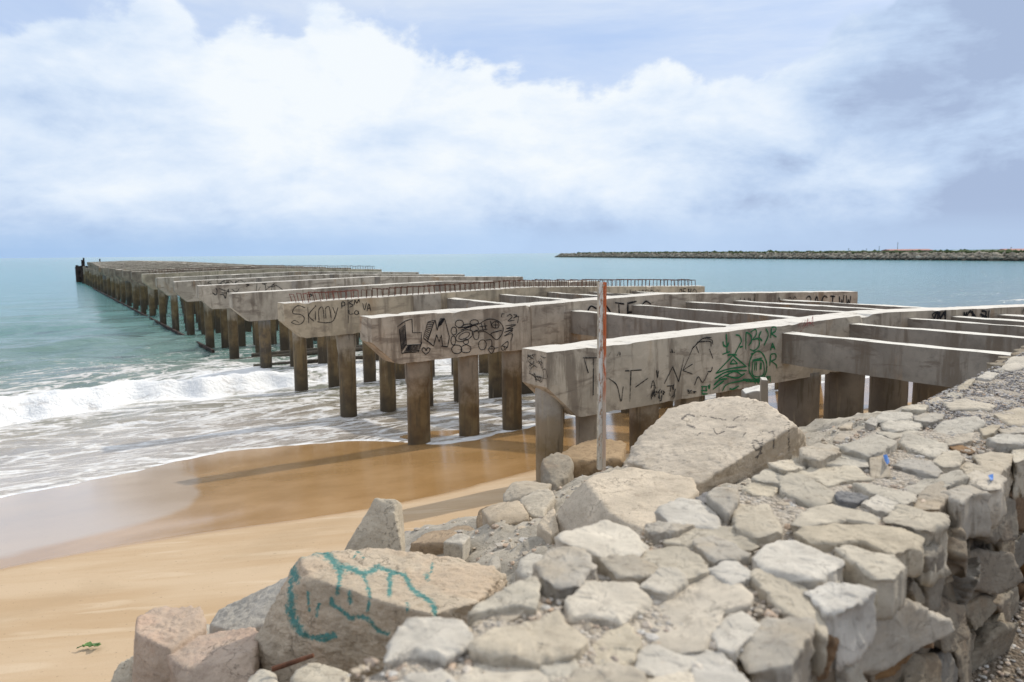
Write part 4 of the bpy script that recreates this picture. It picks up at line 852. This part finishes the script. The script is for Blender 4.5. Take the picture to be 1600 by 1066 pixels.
for px, mt, pr in [([(1417,863),(1438,844),(1450,854),(1452,898),(1450,952),(1431,954),(1424,898)],'face',.06),([(1359,929),(1394,931),(1422,954),(1424,968),(1394,994),(1354,1041),(1326,1053),(1330,1015)],'cap_b',.08),([(1401,917),(1408,900),(1427,933),(1410,942)],'face',.05),
  ([(1462,858),(1474,821),(1497,821),(1506,844),(1474,896),(1464,893)],'face',.06),([(1483,898),(1504,861),(1506,910),(1499,959),(1485,943)],'face',.05),([(1506,875),(1523,856),(1542,856),(1546,893),(1525,924),(1506,917)],'face',.06),([(1450,957),(1462,933),(1481,940),(1474,985),(1450,1015)],'face',.05),
  ([(1469,1015),(1492,966),(1502,980),(1499,1027),(1488,1070),(1474,1070)],'face',.06),([(1504,1027),(1520,966),(1537,959),(1539,1018),(1530,1060),(1495,1070)],'face',.08),([(1535,938),(1570,910),(1579,957),(1546,973)],'face',.06),([(1553,975),(1574,973),(1572,1003),(1560,1006)],'face',.05),
  ([(1565,875),(1577,830),(1591,835),(1588,863),(1574,896)],'face',.06),([(1544,846),(1556,828),(1570,844),(1570,861),(1553,875)],'face',.05),([(1502,823),(1512,790),(1560,770),(1556,835),(1523,842)],'face',.07),([(1394,1066),(1417,1020),(1445,1020),(1441,1050),(1431,1080),(1394,1085)],'face',.06),
  ([(1441,1066),(1450,1018),(1462,1008),(1474,1036),(1464,1080),(1445,1085)],'face',.06),([(1300,1040),(1312,1027),(1323,1055),(1320,1085),(1300,1090)],'cap',.06),([(1427,970),(1445,957),(1442,985),(1427,1005)],'cap_o',.04),([(1497,950),(1525,925),(1530,942),(1506,980)],'face',.05),
  ([(1582,912),(1600,905),(1608,968),(1580,955)],'cap_o',.05),([(1586,868),(1608,858),(1608,903),(1588,900)],'cap_o',.05),([(1265,985),(1283,982),(1288,1030),(1265,1055)],'cap_o',.05),([(1572,800),(1580,765),(1605,755),(1605,830),(1585,828)],'cap_o',.04),
  ([(1290,960),(1330,950),(1366,928),(1352,965),(1318,1000),(1298,985)],'cap_b',.05),([(1380,985),(1420,975),(1420,1010),(1380,1050),(1350,1060)],'cap_o',.03),([(1450,850),(1462,862),(1468,900),(1456,915)],'face',.03),([(1516,985),(1500,1010),(1504,1028),(1518,990)],'face',.03)]:
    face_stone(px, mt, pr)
# core, and the stones of the parts of the wall that are not traced one by one
VV_, FF_ = [], []; nV = 0; rr = random.Random(21)
def fill(uv, face=True):
    global nV
    if face: V, Fs = face_stone(None, None, rr.uniform(-.02, .015), uv=uv)
    VV_.append(V); FF_.append(Fs+nV); nV += len(V)
z = 2.62
while z < 3.5:
    s = -4.; hh = rr.uniform(.17, .26)
    while s < 16:
        w = rr.uniform(.10, .24); j = lambda: rr.uniform(-.03, .03)
        fill([(s+j(), z+j()), (s+w+j(), z+j()), (s+w+.03+j(), z+hh*.5), (s+w+j(), z+hh+j()), (s+j(), z+hh+j()), (s-.03, z+hh*.5+j())]); s += w*.96
    z += hh*.92
def fill_top(s, w, rs, rw, mat=None, zt=3.60, thick=.12):
    global nV
    r = np.random.default_rng(int(abs(s)*1000+abs(w)*7919)); n = 7
    pts = []
    for k in range(n):
        a = 2*math.pi*(k+r.uniform(-.3, .3))/n; pts.append((s+rs*math.cos(a)*r.uniform(.8, 1.1), w+rw*math.sin(a)*r.uniform(.8, 1.1)))
    V, Fs = slab(np.array([*W0, zt+r.uniform(-.015, .01)]), D3, N3, EZ, np.array(pts), thick, int(abs(s)*97+abs(w)*53), 1.3, 48); VV_.append(V); FF_.append(Fs+nV); nV += len(V)
s = -4.
while s < -1.0:
    for w in (-.68, -.42, -.18): fill_top(s+rr.uniform(-.06, .06), w+rr.uniform(-.03, .03), .16, .13)
    s += .27
s = 5.9
while s < 16:
    for w in (-.72, -.08): fill_top(s+rr.uniform(-.06, .06), w+rr.uniform(-.03, .03), .17, .11)
    if rr.random() < .45: fill_top(s, -.4+rr.uniform(-.1, .1), .14, .11, zt=3.585)
    s += .33
z = 2.4                                                          # seaward face
while z < 3.25:
    s = -4.; hh = rr.uniform(.16, .24)
    while s < 16:
        w = rr.uniform(.16, .30); r = np.random.default_rng(int(s*100+400+z*977)); j = lambda: rr.uniform(-.03, .03)
        uv = np.array([(s+j(), z+j()), (s+w+j(), z+j()), (s+w+.02, z+hh*.5), (s+w+j(), z+hh+j()), (s+j(), z+hh+j())])
        V, Fs = slab(np.array([*(W0+WN*-.17), 0.]), D3, EZ, N3, uv, .18, int(s*431+z*77)+5000, 1.6, 36, 1.5, .12); VV_.append(V); FF_.append(Fs+nV); nV += len(V); s += w*.97
    z += hh*.93
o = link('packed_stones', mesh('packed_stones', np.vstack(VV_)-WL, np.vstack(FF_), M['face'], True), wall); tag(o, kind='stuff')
ss = np.arange(-4.2, 16.3, .05); prof = [(-.76,2.4),(-.76,3.0),(-.76,3.45),(-.70,3.55)]+[(w, 3.581) for w in np.linspace(-.65, -.13, 16)]+[(-.12,3.52),(-.16,3.40),(-.18,2.9),(-.18,2.2)]
V = []
for s in ss:
    for (w, z) in prof:
        q = ww(s, w, z); 
        if z > 3.5: q[2] += fbm((q[0]*4, q[1]*4, 1.), 4)*.024+.018*float(sstep(4.6, 6.2, s))
        V.append(q-WL)
o = link('gravel_core', mesh('gravel_core', V, grid_faces(len(ss), len(prof)), M['gravel'], True), wall)

# ------------------------------------------------------------------ loose stuff
def pebbles(name, pts, sizes, mat, kind='stuff', label=None, seed=0):
    D, Fs = ico(1); n = len(pts); r = np.random.default_rng(seed)
    sc = sizes[:, None]*np.stack([r.uniform(.7, 1.3, n), r.uniform(.7, 1.3, n), r.uniform(.4, .8, n)], 1)
    th = r.uniform(0, 6.28, n); c, s = np.cos(th), np.sin(th)
    V = D[None]*sc[:, None]*(1+r.normal(0, .16, (n, len(D)))[:, :, None])
    V2 = np.stack([V[..., 0]*c[:, None]-V[..., 1]*s[:, None], V[..., 0]*s[:, None]+V[..., 1]*c[:, None], V[..., 2]], -1)+pts[:, None]
    Fa = (Fs[None]+(np.arange(n)*len(D))[:, None, None]).reshape(-1, 3)
    o = link(name, mesh(name, V2.reshape(-1, 3), Fa, mat, False)); tag(o, label, None, None, kind); return o
def on_core(n, s0, s1, seed, lift=0.):
    r = np.random.default_rng(seed); s = r.uniform(s0, s1, n); w = r.uniform(-.74, -.08, n)
    p = W0+np.outer(s, WD)+np.outer(w, WN); z = 3.581+lift+.018*sstep(4.6, 6.2, s); return np.column_stack([p, z]), s
p, s = on_core(7000, -1.2, 4.8, 1); pebbles('pebbles', p, rng.uniform(.003, .011, len(p))*rng.choice([1,1,1,1.9], len(p)), M['peb'], seed=2)
p, s = on_core(9000, 3.0, 12, 3, .006); pebbles('dark_gravel', p, rng.uniform(.004, .013, len(p)), M['peb_g'], seed=4)
# grit under the painted boulder and over the rubble
n = 16000; s = rng.uniform(-.9, 6.5, n); w = rng.uniform(.02, 4.3, n)**1.0; keep = rng.random(n) < np.exp(-w/2.2)
s, w = s[keep], w[keep]; q = W0+np.outer(s, WD)+np.outer(w, WN)
zz, *_ = rub_z(q[:, 0], q[:, 1])
dg = bpy.data.objects['embankment']
from mathutils.bvhtree import BVHTree
bv = BVHTree.FromPolygons([v.co[:] for v in dg.data.vertices], [tuple(f.vertices) for f in dg.data.polygons])
def drop(x, y, z0=6.): 
    h = bv.ray_cast(Vector((x, y, z0)), Vector((0, 0, -1))); return h[0].z if h[0] is not None else None
pts = []; 
for a in q:
    z = drop(a[0], a[1])
    if z is not None: pts.append((a[0], a[1], z+.002))
pts = np.array(pts); pebbles('grit', pts, rng.uniform(.004, .012, len(pts))*rng.choice([1,1,1,1,1.8,3.2], len(pts)), M['peb'], seed=6)
n = 9000; s = rng.uniform(-.8, .9, n); w = rng.uniform(.05, 1.5, n); q = W0+np.outer(s, WD)+np.outer(w, WN)
pts = np.array([(a[0], a[1], drop(a[0], a[1])+.003) for a in q if drop(a[0], a[1]) is not None]); pebbles('golden_grit', pts, rng.uniform(.003, .008, len(pts)), M['peb_w'], seed=7)
n = 7000; s = rng.uniform(.2, 6, n); w = -.84-rng.random(n)**1.5*2.5; q = W0+np.outer(s, WD)+np.outer(w, WN)
pebbles('path_gravel', np.column_stack([q, np.full(n, 2.702)]), rng.uniform(.004, .014, n), M['peb'], seed=9)

# ------------------------------------------------------------------ steel post
pz0 = P(940, 711, 7.4); top = P(942, 441, 7.4)
post = empty('steel_post', (pz0[0], pz0[1], pz0[2]-.15), rad(14)); h = top[2]-pz0[2]+.15
def peel():
    t = NT('peeling_white_paint'); co = t.co(); n = t.noise(t.map(co, sc=(8, 8, 2.2)), 3, 6, .7); n2 = t.noise(co, 30, 5, .7); z = t.sep(co)[2]
    c = t.mix(t.step(t.add(n, t.mul(n2, .25)), .62, .74), (.68,.67,.63), (.32,.16,.08)); c = t.mix(t.mul(t.step(n2, .56, .7), .3), c, (.45,.50,.48))
    c = t.mix(t.mul(t.step(z, .9, .2), .5), c, (.44,.38,.28))
    return t.out(t.pbr(c, .6, t.bump(n2, .3, .004), .3))
def oxide():
    t = NT('red_oxide_paint'); co = t.co(); n = t.noise(t.map(co, sc=(8, 8, 1.8)), 3, 6, .7); z = t.sep(co)[2]
    c = t.mix(t.step(n, .47, .62), (.50,.13,.045), (.58,.50,.42)); c = t.mix(t.mul(t.step(z, .95, .6), .8), c, (.54,.47,.38)); c = t.mix(t.step(n, .62, .7), c, (.2,.08,.04))
    return t.out(t.pbr(c, .7, None, .3))
b = MB(); w = .064
b.box((-w/2, -.004, 0), (w/2*.12, .004, h)); b.build('web', peel(), post)
b = MB(); b.box((w/2*.12+.001, -.018, 0), (w/2*.52, -.006, h*.985)); b.box((-w/2, .0045, 0), (-w/2+.006, .05, h)); b.build('lip', plain('beige_paint', (.50,.44,.34), .7, .45, 14), post)
b = MB(); b.box((w/2*.53, -.03, 0), (w/2, -.022, h)); b.box((w/2-.006, -.0215, 0), (w/2, .05, h)); b.box((w/2*.10, -.0215, 0), (w/2*.52, -.0185, h*.98)); b.build('flange', oxide(), post)
tag(post, 'rusty steel channel post with peeling white and orange paint, standing among the boulders', 'post')

# concrete scraps behind the scribbled boulder
def scrap(name, px, Y, dep, mat, label, cat, low):
    pts = [P(x, y, Y) for x, y in px]; ptb = [P(x, y, Y)+np.array([.12*dep, dep, 0]) for x, y in px]
    c, N, H = hull_planes(pts+ptb); V, Fs = rock(c, N, H, 5, 60, .015, 77, 4); o = link(name, mesh(name, V, Fs, mat, True), None, c); tag(o, label, cat)
scrap('concrete_slab', [(1164,615),(1194,607),(1196,690),(1166,690)], 8.6, .25, M['conc_dark'], 'broken grey concrete slab behind the scribbled boulder, under the nearest beam', 'concrete slab', 0)
scrap('concrete_stub', [(1190,591),(1200,590),(1201,690),(1190,690)], 8.3, .09, M['conc'], 'thin greenish concrete stub standing behind the scribbled boulder', 'concrete stub', 0)
# litter
def shred(name, pts, mat, label, cat, th=.004):
    pts = np.array(pts); c = pts.mean(0); V = np.vstack([pts-c, pts-c-np.array([0, 0, th])]); n = len(pts)
    Fs = [tuple(range(n)), tuple(range(n, 2*n))[::-1]]+[(i, i+n, (i+1) % n+n, (i+1) % n) for i in range(n)]
    o = link(name, mesh(name, V, Fs, mat, False), None, c); tag(o, label, cat)
blue = plain('blue_paint_chip', (.03,.16,.50), .5, .3, 40); leafm = plain('green_leaf', (.10,.20,.05), .6, .5, 30)
zc = 3.625
shred('plastic_scrap', [Pz(x, y, zc+.012*(i % 2)) for i, (x, y) in enumerate([(1380,711),(1386,710),(1390,722),(1386,725),(1382,718)])], blue, 'small bright blue plastic scrap lying on the stone wall', 'plastic scrap')
shred('paint_flake', [Pz(x, y, 3.617+.006*(i % 2)) for i, (x, y) in enumerate([(1544,743),(1552,740),(1552,749),(1548,750)])], blue, 'blue paint flake on the corner stone of the wall', 'paint flake')
def onsand(x, y, up=.02):
    z = 1.5
    for _ in range(30): q = Pz(x, y, z); z = float(sand_z(q[0], q[1]))+up
    return q
o = MB()
for (pts, w) in [([(120,1012),(130,1008),(142,1007),(155,1005)], .02), ([(130,1010),(137,1004),(143,1009)], .03), ([(143,1006),(150,1009),(156,1006)], .022)]:
    q = [onsand(x, y, .03+.015*(i % 2)) for i, (x, y) in enumerate(pts)]
    for i in range(len(q)-1):
        d = (q[i+1]-q[i]); d /= np.linalg.norm(d); n = np.cross(d, EZ)*w*(.4 if i == 0 else 1)
        b_ = len(o.V); o.V += [tuple(q[i]-n*.7), tuple(q[i]+n*.7), tuple(q[i+1]+n*.5), tuple(q[i+1]-n*.5), tuple(q[i]-n*.7-EZ*.006), tuple(q[i]+n*.7-EZ*.006), tuple(q[i+1]+n*.5-EZ*.006), tuple(q[i+1]-n*.5-EZ*.006)]
        o.F += [tuple(b_+k for k in f) for f in [(0,1,2,3),(7,6,5,4),(0,4,5,1),(1,5,6,2),(2,6,7,3),(3,7,4,0)]]
ob = o.build('leaf_sprig', leafm); tag(ob, 'small green leaf sprig lying alone on the dry sand', 'leaf sprig')
b = MB(); b.tube([P(425,1046,2.97), P(455,1036,2.99), P(490,1024,3.0)], [.012,.011,.009], 8)
tag(b.build('rusty_rod', M['rust']), 'short rusty rod lying under the teal painted boulder', 'rod')

# ------------------------------------------------------------------ breakwater and far shore
path = [Pz(866, 402, -.3), Pz(1000, 403.3, -.3), Pz(1200, 404.9, -.3), Pz(1400, 406.5, -.3), Pz(1600, 408.2, -.3)]
path.append(path[-1]+(path[-1]-path[-2])*2.5)
path = np.array(path)[:, :2]; seg = np.linalg.norm(np.diff(path, axis=0), axis=1); cum = np.concatenate([[0], np.cumsum(seg)]); TL = cum[-1]
def bw_at(t):
    p = np.array([np.interp(t, cum, path[:, 0]), np.interp(t, cum, path[:, 1])]); i = min(np.searchsorted(cum, t, 'right')-1, len(seg)-1); d = (path[i+1]-path[i])/seg[i]
    return p, np.array([-d[1], d[0]])
bwr = empty('breakwater', (path[0][0], path[0][1], 0)); BL = np.array(bwr.location); tag(bwr, 'long low rock breakwater across the bay with scrub along its crest', 'breakwater')
def crest(t): return np.interp(t, [0, 12, 300, 560, TL], [.6, 3.7, 3.4, 2.7, 2.5])
V = []; ts = np.arange(0, TL, 2.); prof = [(0,-1.5),(.5,.15),(2.5,.62),(4.5,.93),(7,1.),(11,.96),(15,.5),(20,-1.5)]
for t in ts:
    p, nn = bw_at(t); hc = crest(t)
    if nn[1] < 0: nn = -nn
    for (w, k) in prof:
        q = p+nn*w; z = -1.5 if k < 0 else k*hc; V.append(np.array([q[0], q[1], z+.35*fbm((t*.21, w*.4, 0), 3)])-BL)
bwm = plain('breakwater_core', (.16,.135,.10), .95, .5, .3)
link('core', mesh('core', V, grid_faces(len(ts), len(prof))[:, ::-1], bwm, False), bwr)
VV2, FF2 = [], []; D, Fs = ico(1); nV2 = 0; r = np.random.default_rng(5)
def lumps(name, n, tfun, wlo, whi, smin, smax, zoff, mat, seed, flatz=.75):
    r = np.random.default_rng(seed); VV, FF, k = [], [], 0; D, Fs = ico(1)
    for i in range(n):
        t = tfun(r); p, nn = bw_at(t); nn = nn if nn[1] > 0 else -nn; w = r.uniform(wlo, whi)
        z = np.interp(w, [a for a, _ in prof], [-.6 if b < 0 else b*crest(t) for _, b in prof]); s_ = r.uniform(smin, smax)*(1.6 if r.random() < .12 else 1)
        q = p+nn*w; V = D*np.array([r.uniform(.7, 1.4), r.uniform(.7, 1.4), flatz*r.uniform(.7, 1.2)])*s_*(1+r.normal(0, .17, len(D)))[:, None]
        VV.append(V+np.array([q[0], q[1], z+zoff])-BL); FF.append(Fs+k); k += len(D)
    return link(name, mesh(name, np.vstack(VV), np.vstack(FF), mat, False), bwr)
armor = NT('breakwater_rock'); rv = armor.n('NewGeometry', out=None).outputs['Random Per Island']; zz_ = armor.sep(armor.co())[2]
arm = armor.out(armor.pbr(armor.mix(armor.step(zz_, 1.1, .2), armor.ramp(rv, [(0,(.20,.17,.13)),(.4,(.36,.32,.25)),(.75,(.15,.13,.10)),(1,(.46,.42,.34))]), (.05,.045,.038)), .95, None, .2))
bias = lambda r: TL*r.random()**.8
tag(lumps('rock_armour', 4200, bias, .1, 4.8, .45, 1.1, .15, arm, 5), kind='stuff')
scr = NT('scrub_leaves'); rv = scr.n('NewGeometry', out=None).outputs['Random Per Island']
scm = scr.out(scr.pbr(scr.ramp(rv, [(0,(.035,.055,.022)),(.6,(.07,.10,.04)),(1,(.12,.14,.06))]), .9, None, .1))
tag(lumps('scrub', 4200, lambda r: 60+(TL-60)*r.random()**.75, 4.6, 11, .45, 1.0, .62, scm, 8, .8), kind='stuff')
# far headland with harbour buildings
def at_far(x, Y): q = P(x, 391, Y); return q[0]
V = []; n = 60
for i in range(n):
    x = np.interp(i, [0, n-1], [at_far(1290, 1500), at_far(2100, 1500)]); hgt = (1+fbm((i*.4, 0, 0), 3)*.5)*np.interp(i, [0, 8, n-1], [.3, 1.8, 3.2])
    for (dy, k) in ((0, -.6), (15, .6), (60, 1.), (300, 1.1), (500, -.6)): V.append((x, 1500+dy, hgt*k if k > 0 else -1.))
o = link('headland', mesh('headland', V, grid_faces(n, 5), plain('far_land', (.10,.13,.09), .95, .3, .02), False)); tag(o, kind='structure')
def shed(x0, x1, ytop, ymid, wallm, roofm, label, Y=1540, cat='warehouse'):
    a, c = at_far(x0, Y), at_far(x1, Y); zt = P((x0+x1)/2, ytop, Y)[2]; zm = P((x0+x1)/2, ymid, Y)[2]
    root = empty('warehouse', (a, Y, 0)); b = MB(); b.box((0, 0, 0), (c-a, 40, zm)); b.build('wall', wallm, root)
    b = MB(); L = c-a; b.add([(-1,-1,zm+.01),(L+1,-1,zm+.01),(L+1,41,zm+.01),(-1,41,zm+.01),(-1,20,zt),(L+1,20,zt)], [(0,1,5,4),(2,3,4,5),(1,2,5),(3,0,4),(0,3,2,1)]); b.build('roof', roofm, root); tag(root, label, cat, 'harbour sheds')
redr = plain('red_roof', (.40,.20,.17), .9, .1, .1); redw = plain('pink_wall', (.42,.27,.25), .9, .1, .1); grw = plain('far_grey_green', (.30,.36,.36), .9, .1, .1)
shed(1392, 1458, 389.3, 391.2, redw, redr, 'long red roofed harbour shed far behind the breakwater')
shed(1304, 1326, 391.3, 392.4, grw, grw, 'low pale green harbour shed, farthest left behind the breakwater'); shed(1332, 1374, 391.8, 393, grw, grw, 'low wide grey green harbour shed left of the red one')
shed(1576, 1640, 388.6, 391.5, redw, redr, 'dull red harbour shed at the far end of the shore', 1500); shed(1496, 1512, 390.6, 391.8, grw, grw, 'small grey shed between the two red harbour sheds')
for k, (x, yt, lab) in enumerate([(1374,384.5,'tallest harbour mast left of the long red shed'), (1403,378,'thin harbour mast rising over the red shed'), (1326,388,'short harbour mast beside the pale green shed'), (1354,388.5,'short harbour mast over the wide grey green shed'), (1580,386,'thick harbour mast beside the dull red shed')]):
    Y = 1600; a = P(x, yt, Y); b = MB(); b.tube([(0,0,0),(0,0,a[2]*.98)], [.8,.35], 6); b.box((-1.6,-.2,a[2]*.8),(1.6,.2,a[2]*.8+.5)); b.box((-1,-.2,a[2]*.92),(1,.2,a[2]*.92+.4))
    tag(b.build('mast', grw if k != 4 else redw, None, False, (a[0], Y, 0)), lab, 'mast', 'harbour masts')

# ------------------------------------------------------------------ sky
SUN_V = np.array([*(VE*1.38+UE*.22), 1.]); SUN_V /= np.linalg.norm(SUN_V)
EL = math.asin(SUN_V[2]); AZ = math.atan2(SUN_V[0], SUN_V[1])
w = bpy.data.worlds.new('World'); S.world = w; w.use_nodes = True
t = NT('sky', True); t.nt = w.node_tree; t.nt.nodes.clear()
sky = t.n('TexSky', sky_type='NISHITA', sun_disc=False, sun_elevation=EL, sun_rotation=AZ, altitude=5., air_density=1., dust_density=1.4, ozone_density=1.)
g = t.co('Generated'); x, y, z = t.sep(g)[0:3]
az = t.math('ARCTAN2', x, y); el = t.math('ARCSINE', z); cv = t.n('CombineXYZ', {0: az, 1: el, 2: 0.})
n1 = t.noise(t.map(cv, sc=(1, 1.5, 1)), 7., 10, .6, .2); n2 = t.noise(cv, 3.2, 4, .55); n3 = t.noise(t.map(cv, loc=(3, 2, 0), sc=(1, 2.2, 1)), 4.2, 6, .58, .3); n4 = t.noise(t.map(cv, loc=(7, 1, 0), sc=(.45, 2, 1)), 5, 6, .6, .5); bil = t.n('TexVoronoi', {'Vector': cv, 'Scale': 16., 'Smoothness': .6}, 0, feature='SMOOTH_F1')
# top edge of the cumulus bank, as elevation over azimuth (-.6 .. .6 rad)
def prof_ramp(f, stops): return t.ramp(t.n('MapRange', {'Value': f, 'From Min': -.7, 'From Max': .7}), [((a+.7)/1.4, b) for a, b in stops])
topel = prof_ramp(az, [(-.7,.245),(-.56,.252),(-.50,.262),(-.42,.285),(-.3,.283),(-.2,.290),(-.12,.280),(-.02,.250),(.04,.222),(.14,.235),(.22,.215),(.30,.218),(.42,.28),(.50,.36),(.7,.4)])
edge = t.add(t.math('SUBTRACT', el, topel), t.add(t.mul(t.add(n1, -.5), -.16), t.mul(t.add(bil, -.35), .07)))
bank = t.step(edge, .007, -.014)
soft = t.step(edge, .05, -.05)
# light and shade inside the bank
d2 = t.add(t.math('POWER', t.mul(t.add(az, .13), 2.3), 2.), t.math('POWER', t.mul(t.add(el, -.19), 4.6), 2.))
core = t.math('POWER', 2.718, t.mul(d2, -1.))
lit = t.add(t.add(t.mul(core, .50), .42), t.add(t.mul(t.add(n3, -.5), 1.75), t.mul(t.add(n1, -.5), .7)))
low = t.step(el, .10, .015); lit = t.add(lit, t.mul(low, -.28))
right = t.step(az, .28, .56); n5 = t.noise(t.map(cv, loc=(1, 5, 0), sc=(.8, 1.6, 1)), 13., 5, .6, .3); lit = t.add(lit, t.mul(t.add(n5, -.5), .75))
lit = t.add(lit, t.mul(t.mul(right, t.add(n2, .25)), -.50))
K = 10.6
sc3 = lambda c: tuple(v*K for v in c)
cc = t.ramp(lit, [(0.,(.40,.50,.70)),(.25,(.525,.655,.865)),(.5,(.665,.78,.945)),(.75,(.79,.875,.985)),(1.,(.90,.95,.99))]); cc = t.n('VectorMath', {0: cc, 'Scale': K}, operation='SCALE')
veil = t.ramp(n4, [(.3,(.50,.655,.95)),(.45,(.60,.73,.97)),(.6,(.74,.835,.99)),(.75,(.80,.875,1.))]); veil = t.n('VectorMath', {0: veil, 'Scale': K}, operation='SCALE')
up = t.mix(.85, sky, veil)
dark_l = t.mul(t.step(az, -.42, -.6), t.step(el, .26, .3)); up = t.mix(t.mul(dark_l, .6), up, sc3((.36,.46,.76)))
c = t.mix(bank, up, cc); c = t.mix(t.mul(t.mul(soft, t.math('SUBTRACT', 1., bank)), .35), c, sc3((.66,.76,.96)))
hb = t.step(t.add(el, t.mul(t.add(t.noise(t.map(cv, sc=(.3, 3, 1)), 6, 5, .6), -.5), .05)), .062, .008)
c = t.mix(t.mul(hb, .85), c, prof_ramp(az, [(-.7,sc3((.34,.47,.80))),(-.3,sc3((.40,.54,.85))),(.1,sc3((.50,.62,.90))),(.6,sc3((.42,.52,.74)))]) if False else t.n('VectorMath', {0: prof_ramp(az, [(-.7,(.35,.53,.80)),(-.3,(.42,.60,.87)),(.1,(.50,.66,.90)),(.6,(.47,.60,.81))]), 'Scale': K}, operation='SCALE'))
# overhead, out of view: half clouded, brightness raised as added fill light
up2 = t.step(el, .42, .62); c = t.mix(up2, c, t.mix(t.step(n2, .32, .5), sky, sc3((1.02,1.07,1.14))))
below = t.step(el, -.005, -.03); c = t.mix(below, c, sc3((.25,.30,.36)))
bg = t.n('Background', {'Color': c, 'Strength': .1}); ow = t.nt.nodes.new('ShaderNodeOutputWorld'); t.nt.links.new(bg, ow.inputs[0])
L = bpy.data.lights.new('sun', 'SUN'); L.energy = 3.4; L.angle = rad(.9); L.color = (1., .935, .83)
lo = bpy.data.objects.new('sun', L); COL.objects.link(lo); lo.rotation_euler = Vector(tuple(-SUN_V)).to_track_quat('-Z', 'Y').to_euler()

# ------------------------------------------------------------------ camera and render settings
cam = bpy.data.cameras.new('camera'); co_ = bpy.data.objects.new('camera', cam); COL.objects.link(co_); S.camera = co_
from mathutils import Matrix
m = Matrix(((RV[0], UV[0], -F[0], CP[0]), (RV[1], UV[1], -F[1], CP[1]), (RV[2], UV[2], -F[2], CP[2]), (0, 0, 0, 1))); co_.matrix_world = m
cam.sensor_width = 36; cam.lens = FPX*36/1600; cam.clip_start = .05; cam.clip_end = 60000
cam.dof.use_dof = True; cam.dof.focus_distance = 9.; cam.dof.aperture_fstop = 2.4
S.view_settings.view_transform = 'Standard'; S.view_settings.look = 'None'; S.view_settings.gamma = 1; S.view_settings.exposure = -.07
S.cycles.use_denoising = True; S.cycles.max_bounces = 6
